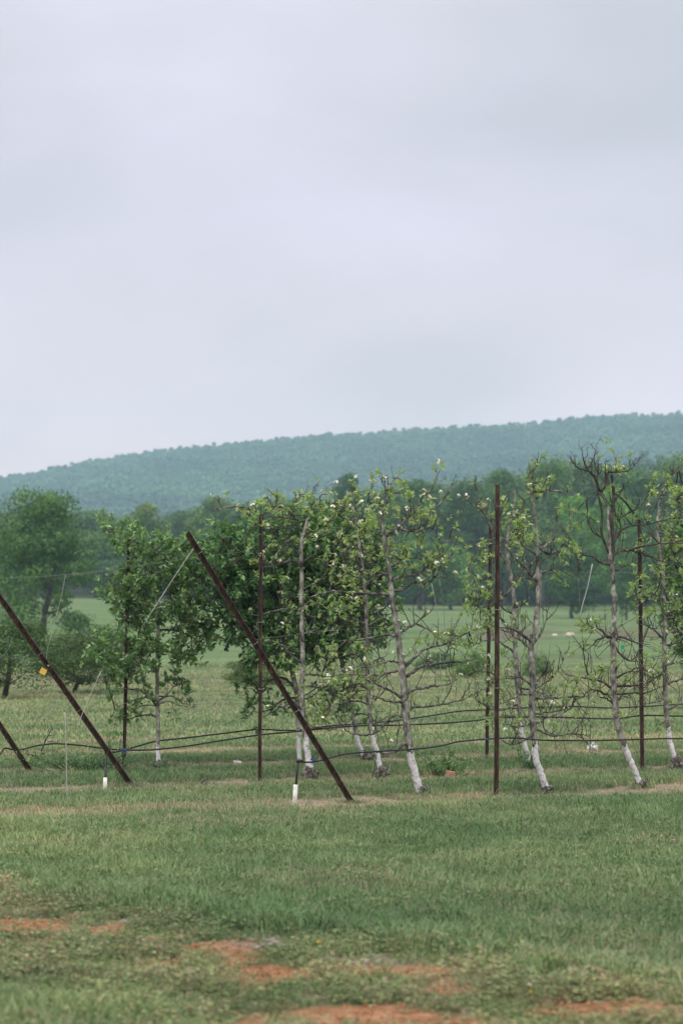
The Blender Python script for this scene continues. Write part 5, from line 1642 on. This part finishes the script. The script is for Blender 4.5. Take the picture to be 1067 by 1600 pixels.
def sow(y0, y1, dens, far=False):
    hw1 = .152 * y1 + 1.0
    area = (y1 - y0) * 2 * hw1
    n = int(area * dens)
    x = (g.random(n) * 2 - 1) * hw1; y = y0 + g.random(n) * (y1 - y0)
    k = np.abs(x) < .152 * y + 1.0
    x = x[k]; y = y[k]; n = len(x)
    bare, straw, weed, stony = masks(x, y)
    z = gz(x, y)
    u = g.random(n)
    clump = fbm(x / .45, y / .45, 3, 81); big = fbm(x / 2.4, y / 3.2, 3, 85)
    hue = np.clip(.5 + 1.4 * (big - .5) + 1.0 * (clump - .5) + g.normal(size=n) * .12, 0, 1)
    dry = np.clip(.02 + .17 * fbm(x / .9, y / 1.2, 3, 87) + .22 * sstep(35, 60, y) * fbm(x / 6, y / 2.5, 3, 88) + .75 * straw + .10 * weed, 0, .95)
    edge = np.exp(-(((y + 1.3 * x - 12.6) / 1.64) / .35) ** 2)
    sc = (.75 + .5 * g.random(n)) * (1 + .35 * edge + .5 * (clump - .5)) * (1 - .45 * straw) * (1 - .45 * weed)
    idx = g.integers(0, 5, n)
    if far: idx = g.integers(11, 13, n)
    isstraw = g.random(n) < straw * (1.0 if not far else .6)
    idx = np.where(isstraw, g.integers(5, 8, n), idx)
    wn_ = fbm(x / .3, y / .35, 3, 91)
    isweed = (g.random(n) < weed * .42) | ((g.random(n) < .05) & (y < 20))
    idx = np.where(isweed, g.integers(8, 11, n), idx)
    sc = np.where(isweed, .7 + .9 * g.random(n) * (.5 + wn_), sc)
    dry = np.where(isweed, np.clip(.20 + 1.3 * (wn_ - .5), 0, .6), dry)
    keep = u < (1 - np.clip(bare * 1.25, 0, .985)) * (1 - .85 * stony) * (1 - weed * .42 * (wn_ < .5)) * (1 - .25 * straw)
    PT_.append(np.stack([x, y, z], 1)[keep]); IX.append(idx[keep]); SC.append(sc[keep] * (1.0 if not far else 1.15)); DRY.append(dry[keep]); HUE.append(hue[keep])
    m = int(keep.sum())
    RO.append(np.stack([g.normal(size=m) * .12, g.normal(size=m) * .12, g.random(m) * 6.28], 1))
sow(8.4, 14, 420); sow(14, 22, 330); sow(22, 34, 210); sow(34, 50, 90, True); sow(50, 75, 40, True); sow(75, 92, 20, True); sow(92, 112, 8, True)
for (bs, r_) in FEET:
    f_ = G(*bs); n = 26
    a = g.random(n) * 6.28; q = .03 + .10 * g.random(n) + r_ * .002
    x = f_[0] + q * np.cos(a); y = f_[1] + q * np.sin(a)
    PT_.append(np.stack([x, y, gz(x, y)], 1)); IX.append(g.integers(0, 5, n)); SC.append(.4 + .6 * g.random(n)); DRY.append(.15 + .5 * g.random(n)); HUE.append(g.random(n) * .6)
    RO.append(np.stack([g.normal(size=n) * .2, g.normal(size=n) * .2, g.random(n) * 6.28], 1))
allp = np.vstack(PT_)
print('tufts', len(allp))
scatter('grass', allp, np.vstack(RO), np.concatenate(SC), np.concatenate(IX), gprotos, extra={'dry': np.concatenate(DRY), 'hue': np.concatenate(HUE)}, kind='stuff')

# clods on the bare clay and among the weeds
M['clod'] = simple('clay_clod', [(0.3, (0.12, 0.055, 0.026)), (0.5, (0.26, 0.12, 0.055)), (0.75, (0.42, 0.26, 0.16))], 30, 4, 0.95, 0.5)
cps = []
for i in range(4):
    l = lump((0, 0, 0), .01, (1.3, 1, .75), .7, 6, 4, seed=900 + i)
    cps.append(bpy.data.objects.new('clod', l.mesh('clod', M['clod'] if i < 3 else M['stone'], smooth=False)))
n = 26000
x = (g.random(n) * 2 - 1) * 2.9; y = 8.5 + g.random(n) * 7
bb = masks(x, y)[0]
k = g.random(n) < np.clip(bb, 0, 1) * .9 + .02
x = x[k]; y = y[k]; n = len(x)
scatter('soil_crumbs', np.stack([x, y, gz(x, y) + .002], 1), g.random((n, 3)) * 6, .25 + 1.3 * g.random(n) ** 3, np.where(g.random(n) < .03, 3, g.integers(0, 3, n)), cps, kind='stuff')

# ------------------------------------------------------------------ haze
m, nt, out = mat('haze')
pv = N(nt, 'ShaderNodeVolumePrincipled')
pv.inputs['Color'].default_value = (.55, .82, 1.0, 1)
pv.inputs['Density'].default_value = 0.00025
pv.inputs['Anisotropy'].default_value = 0.0
nt.links.new(pv.outputs[0], out.inputs['Volume'])
mb = MB(); box(mb, (0, 1470, 135), (3100, 3160, 280))
o = link('haze', mb.mesh('haze', m, smooth=False), kind='stuff')
